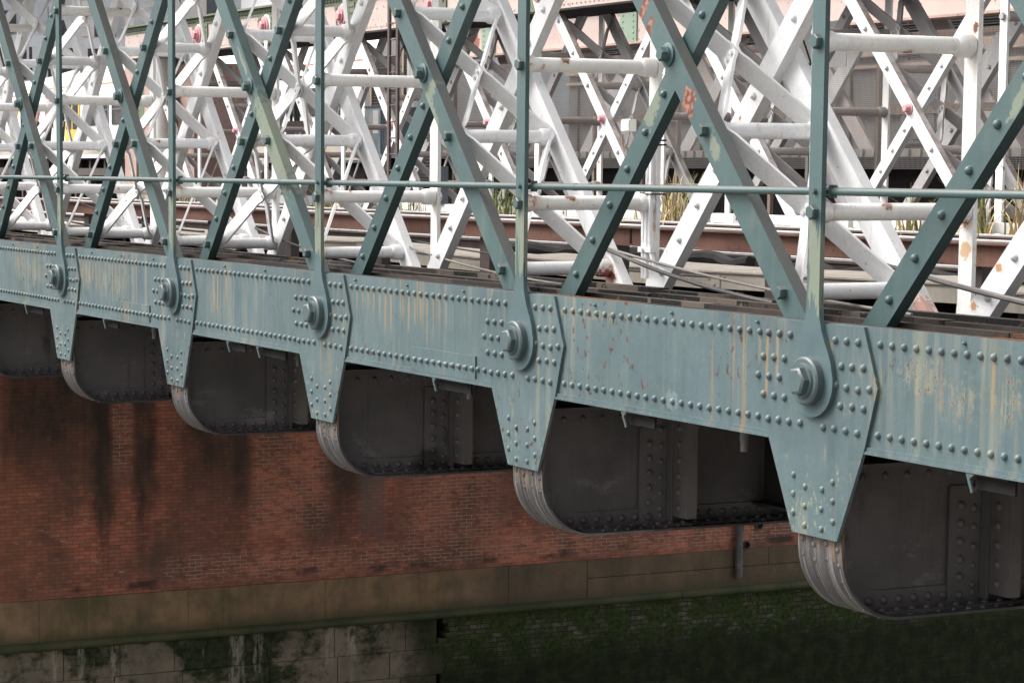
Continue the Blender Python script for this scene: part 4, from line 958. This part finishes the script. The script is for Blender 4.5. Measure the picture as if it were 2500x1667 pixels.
def coach(loc, rz, L, label, doors, wins):
    T = empty('train_coach', loc, rz); tag(T, label, 'train', 'white commuter train coaches')
    prof = [(0, .9), (-.06, 1.5), (-.06, 2.35), (.02, 2.85), (.14, 3.12), (.42, 3.38), (.9, 3.52), (1.9, 3.52), (2.4, 3.36), (2.7, 3.0), (2.78, 2.3), (2.78, .9)]
    MB().prismx(prof, -L, 0).build('body', 'traincoach', T, sharp=30)
    MB().bx(-L, 0, -.062, 0, .95, 1.42).build('skirt', 'sand', T); MB().bx(-L, 0, .06, .09, 2.955, 2.99).build('orange_stripe', 'orange', T)
    MB().bx(-L+.3, -.3, .1, 2.6, .2, .89).build('underframe', 'dark', T)
    for x in doors:
        d = MB().bx(x-.62, x+.62, -.085, -.061, 1.3, 2.68).build('door', 'yellow', T)
        MB().bx(x-.5, x-.06, -.095, -.0855, 1.8, 2.55).bx(x+.06, x+.5, -.095, -.0855, 1.8, 2.55).build('door_window', 'glass', d)
    for a, b in wins:
        wn = MB().bx(a, b, -.08, -.061, 1.88, 2.46).build('window', 'glass', T)
        mb = MB()
        for q in (.0, .5, 1.0): xx = a+(b-a-.04)*q; mb.bx(xx, xx+.04, -.09, -.0805, 1.88, 2.46)
        mb.bx(a+.04, b-.04, -.09, -.0805, 2.26, 2.29); mb.build('window_frame', 'slate', wn)
    for x in (-L+3, -L+5, -9.0, -7.0): MB().bx(x, x+.12, .03, .07, 2.62, 2.80).build('vent_grille', 'slate', T)
coach((-20.4, 13.0, .36), 0, 21.6, 'white train coach with yellow doors standing behind the pink pier', (-8.6, -18.9), ((-7.2, -4.6), (-4.0, -1.2), (-12.6, -10.0), (-15.6, -13.4), (-17.6, -15.9), (-21.2, -20.2)))
coach((-42.3, 13.1, .30), radians(-7), 21, 'white train coach curving away at the far left', (-4.9, -15.2), ((-3.6, -.8), (-9.5, -6.5), (-13.5, -10.5)))
# people on the platform (only slivers of them show between the bars)
def person(loc, label, coat, rz, h=1.72):
    T = empty('person', loc, rz); tag(T, label, 'person')
    me = bpy.data.meshes.new('body'); s = h/1.72
    J = [((0, 0, .95), .15), ((0, 0, 1.18), .14), ((0, 0, 1.38), .165), ((0, 0, 1.50), .06), ((0, .01, 1.56), .07), ((0, .015, 1.66), .085),
         ((.09, 0, .88), .10), ((.10, .02, .48), .07), ((.10, -.01, .08), .05), ((.10, .14, .03), .04), ((-.09, 0, .88), .10), ((-.10, .02, .48), .07), ((-.10, -.01, .08), .05), ((-.10, .14, .03), .04),
         ((.2, 0, 1.41), .06), ((.25, -.01, 1.12), .048), ((.24, .06, .88), .035), ((-.2, 0, 1.41), .06), ((-.25, -.01, 1.12), .048), ((-.24, .06, .88), .035)]
    Ed = [(0, 1), (1, 2), (2, 3), (3, 4), (4, 5), (0, 6), (6, 7), (7, 8), (8, 9), (0, 10), (10, 11), (11, 12), (12, 13), (2, 14), (14, 15), (15, 16), (2, 17), (17, 18), (18, 19)]
    me.from_pydata([tuple(c*s for c in j[0]) for j in J], Ed, []); me.update()
    o = bpy.data.objects.new('body', me); COL.objects.link(o); o.parent = T
    sm = o.modifiers.new('skin', 'SKIN'); o.modifiers.new('sub', 'SUBSURF').levels = 2
    for v, j in zip(me.skin_vertices[0].data, J): v.radius = (j[1]*s, j[1]*s*.75)
    me.skin_vertices[0].data[0].use_root = True
    me.materials.append(M[coat])
    hd = MB().lathe((0, .015, 1.525), (0, 0, 1), [(.05, 0), (.075, .06), (.086, .12), (.08, .18), (.045, .225), (.01, .235)], 14); hd.lathe((0, .10, 1.62), (0, 1, -.25), [(.016, 0), (.008, .025)], 8)
    for q in (-.088, .088): hd.dome((q*.95, .01, 1.63), (1 if q > 0 else -1, 0, 0), .022, .012)
    hd.build('head', 'skin', T); MB().lathe((0, -.005, 1.64), (0, -.15, 1), [(.093, 0), (.092, .05), (.06, .10), (.01, .12)], 14).build('hair', 'hair', T)
    for q in (-.24, .24):
        m = MB().ob((q, .075, .84), (.012, .005, 0), (0, .03, -.005), (0, .004, .045))
        for i in range(4): y = .05+i*.018; m.path([(q, y, .80), (q, y+.004, .76-.004*i), (q*.97, y+.012, .725+.004*abs(i-1))], .008, 5)
        m.path([(q*.98, .105, .85), (q*.95, .125, .82), (q*.94, .128, .79)], .009, 5); m.build('hand', 'skin', T)
    for q in (-.1, .1):
        MB().lathe((q, .02, .06), (0, -.02, 1), [(.06, 0), (.078, .40), (.105, .82)], 12).build('trouser_leg', 'trouser', T)
person((-36.0, 11.5, 1.43), 'person in a dark navy coat standing on the platform behind the leftmost upright', 'coat', radians(200))
person((-38.2, 11.9, 1.43), 'person in a pale pink top standing on the platform at the far left', 'shirt', radians(160))
person((-37.2, 11.2, 1.43), 'second person in a pink top on the platform beside the dark coat', 'shirt', radians(190), 1.66)

OB = empty('office_building', (-80, 0, -.4)); tag(OB, 'pale clad office block with dark window strips far at the top left', 'building')
g = .4
MB().bx(-14, -.3, -30, 60, 0, 18).build('wall', 'facgrey', OB)
MB().bx(-.3, .0, -30, 28.9, 6.4+g, 6.9+g).bx(-.3, 0, -30, 28.9, 4.38+g, 4.95+g).build('white_band', 'facwhite', OB)
mb = MB().bx(-.3, -.02, -30, 28.9, 4.96+g, 6.39+g).bx(-.3, -.02, -30, 28.9, 2.6+g, 4.37+g).bx(-.3, -.02, 22.2, 23.6, 7.0+g, 7.95+g).bx(-.3, -.02, 25.1, 26.0, 6.95+g, 7.6+g).bx(-.3, -.02, 27.15, 28.2, 6.95+g, 7.6+g)
mb.build('window_strip', 'facglass', OB)
for y in (22.75, 24.1, 26.8, 27.6): MB().bx(-.02, .02, y-.05, y+.05, 4.96+g, 6.39+g).build('mullion', 'facwhite', OB)
MB().bx(-.3, .03, 24.3, 25.0, 2.6+g, 6.39+g).build('white_pillar', 'facwhite', OB)
MB().bx(-.3, .04, 26.08, 27.16, 6.91+g, 12).build('stone_column', 'facstone', OB)
mb = MB()
for z in (7.3, 7.7, 8.1, 8.5): mb.bx(.04, .044, 26.08, 27.16, z+g-.008, z+g+.008)
for y in (26.28, 26.95): mb.bx(.0405, .0435, y-.006, y+.006, 6.91+g, 12)
mb.build('joint_lines', 'fardull', OB)
MB().bx(-.3, .04, 31.3, 32.5, 2+g, 12).bx(-.3, .1, 28.6, 29.0, 6.9+g, 7.9+g).build('stone_pilaster', 'facstone', OB)
MB().bx(-.3, -.1, 30.9, 31.29, 8.2+g, 12).bx(-.3, -.15, 32.5, 33.5, 2, 12).build('blue_panel', 'slate', OB)
for y in (20.3, 25.05, 30.2, 33.0): MB().bx(-.02, -.005, y-.02, y+.02, 7+g, 12).build('panel_joint', 'slate', OB)
OW = empty('white_building', (-70, 33.2, -.4)); tag(OW, 'white rendered building with columns above the pink chord', 'building')
MB().bx(-6, 0, -.6, 10, 0, 14).build('wall', 'facwhite', OW)
for y in (.3, .9, 1.5): MB().bx(0, .06, y, y+.12, 7, 13).build('column', 'facstone', OW)
for y in (.55, 1.15): MB().bx(0, .02, y, y+.2, 8.4, 9.6).build('window', 'facglass', OW)
MB().bx(0, .05, -.6, 10, 8.0, 8.1).build('string_course', 'facstone', OW)

# ------------------------------------------------------------------ river pier
PW = empty('pier_wall', (-20, 0, -13)); tag(PW, 'tall soot stained red brick river pier with stone base and green algae', 'wall')
def W(mb, nm, mt): 
    mb.v = [(x+20, y, z+13) for x, y, z in mb.v]; return mb.build(nm, mt, PW)
W(MB().bx(-27, -20, -4, 44, -7.115, -1.0), 'brickwork', 'brick')
# stone band made of real blocks with open joints
rnd = random.Random(5); mb = MB(); y = -4
joints = [-4, -1, 2.1, 5.9, 8.95, 11.9, 14.0, 16.1, 18.0]
for a, b in zip(joints[:-1], joints[1:]): mb.bx(-26, -19.96+rnd.uniform(-.006, .006), a+.004, b-.004, -7.93, -7.118)
y = 18.0
while y < 44:
    L = rnd.uniform(1.2, 2.4); mb.bx(-26, -19.96+rnd.uniform(-.008, .008), y+.005, y+L-.005, -7.50, -7.118); y += L
y = 18.0
while y < 44:
    L = rnd.uniform(2.2, 3.6); mb.bx(-26, -19.955+rnd.uniform(-.008, .008), y+.006, y+L-.006, -7.93, -7.512); y += L
W(mb, 'stone_band', 'stone')
prof = [(-19.96, -7.932), (-19.90, -7.94), (-19.85, -7.975), (-19.84, -8.02), (-19.86, -8.065), (-19.92, -8.10), (-20.05, -8.11), (-20.05, -7.932)]
mb = MB(); y = -4
while y < 44:
    L = rnd.uniform(2.2, 3.4); n = len(prof); j = rnd.uniform(-.012, .012)
    vs = [(x+j, y+.004, z) for x, z in prof]+[(x+j, y+L-.004, z) for x, z in prof]
    mb.add(vs, [tuple(range(n)), tuple(range(2*n-1, n-1, -1))]+[(i, i+n, (i+1) % n+n, (i+1) % n) for i in range(n)]); y += L
W(mb, 'ledge_moulding', 'mould')
mb = MB(); z = -8.112; row = 0
while z > -12.5:
    h = (.62, .55, .7)[row % 3]; y = -4+(row % 2)*.7
    while y < 14.5:
        L = rnd.uniform(1.1, 1.9); e = min(y+L, 14.5+(.15 if row % 2 else -.05)); 
        if e-y > .2: mb.bx(-26, -20+rnd.uniform(-.012, .012), y+.008, e-.008, z-h+.007, z-.004)
        y += L
    z -= h; row += 1
W(mb, 'base_stones', 'stonelow')
W(MB().bx(-26, -20.06, -4, 14.4, -13, -8.115), 'backing', 'dark')
# mossy brick with a ragged edge: courses of bricks stepping
mb = MB().bx(-26, -19.995, 14.9, 44, -13, -8.115)
z = -8.115; k = 0
while z > -12.9:
    e = 14.55+.28*sin(k*.9)*(.5+.5*sin(k*.37)) + rnd.uniform(-.08, .08); mb.bx(-26, -19.985+rnd.uniform(0, .02), e, 14.9, z-.102, z); z -= .105; k += 1
W(mb, 'river_brickwork', 'mossbrick')
mb = MB().cyl((-19.87, 21.77, -7.72), (-19.87, 21.77, -1.2), .085, 14)
for z in (-6.68, -4.9, -3.0): mb.cyl((-19.87, 21.77, z), (-19.87, 21.77, z+.14), .105, 14)
W(mb, 'downpipe', 'iron')
for (y, z) in ((22.35, -6.62), (22.02, -7.04)):
    W(MB().lathe((-19.99, y, z), (1, 0, 0), [(.095, 0), (.095, .05), (.075, .05), (.075, .01)], 16, cap=False), 'drain_mouth', 'rustpost'); W(MB().lathe((-19.996, y, z), (1, 0, 0), [(.08, 0), (.08, .012)], 16), 'dark_bore_disc', 'bore_shade')  # dark disc paints the shade inside the drain mouth
# lime runs
def run(y, z0, L, wd, nm='lime_run'):
    n = 9; vs = []; r2 = random.Random(int(y*100))
    for i in range(n):
        t = i/(n-1); ww = wd*(1-.75*t)*r2.uniform(.6, 1.15); c = y+r2.uniform(-.012, .012)
        vs += [(-19.953, c-ww, z0-L*t), (-19.953, c+ww, z0-L*t), (-19.98, c-ww, z0-L*t), (-19.98, c+ww, z0-L*t)]
    fs = []
    for i in range(n-1):
        a = i*4; fs += [(a, a+1, a+5, a+4), (a, a+4, a+6, a+2), (a+1, a+3, a+7, a+5)]
    W(MB().add(vs, fs), nm, 'lime')
struct(MB().bx(-600, 600, -600, 600, -13.4, -13).build('water', 'water'))
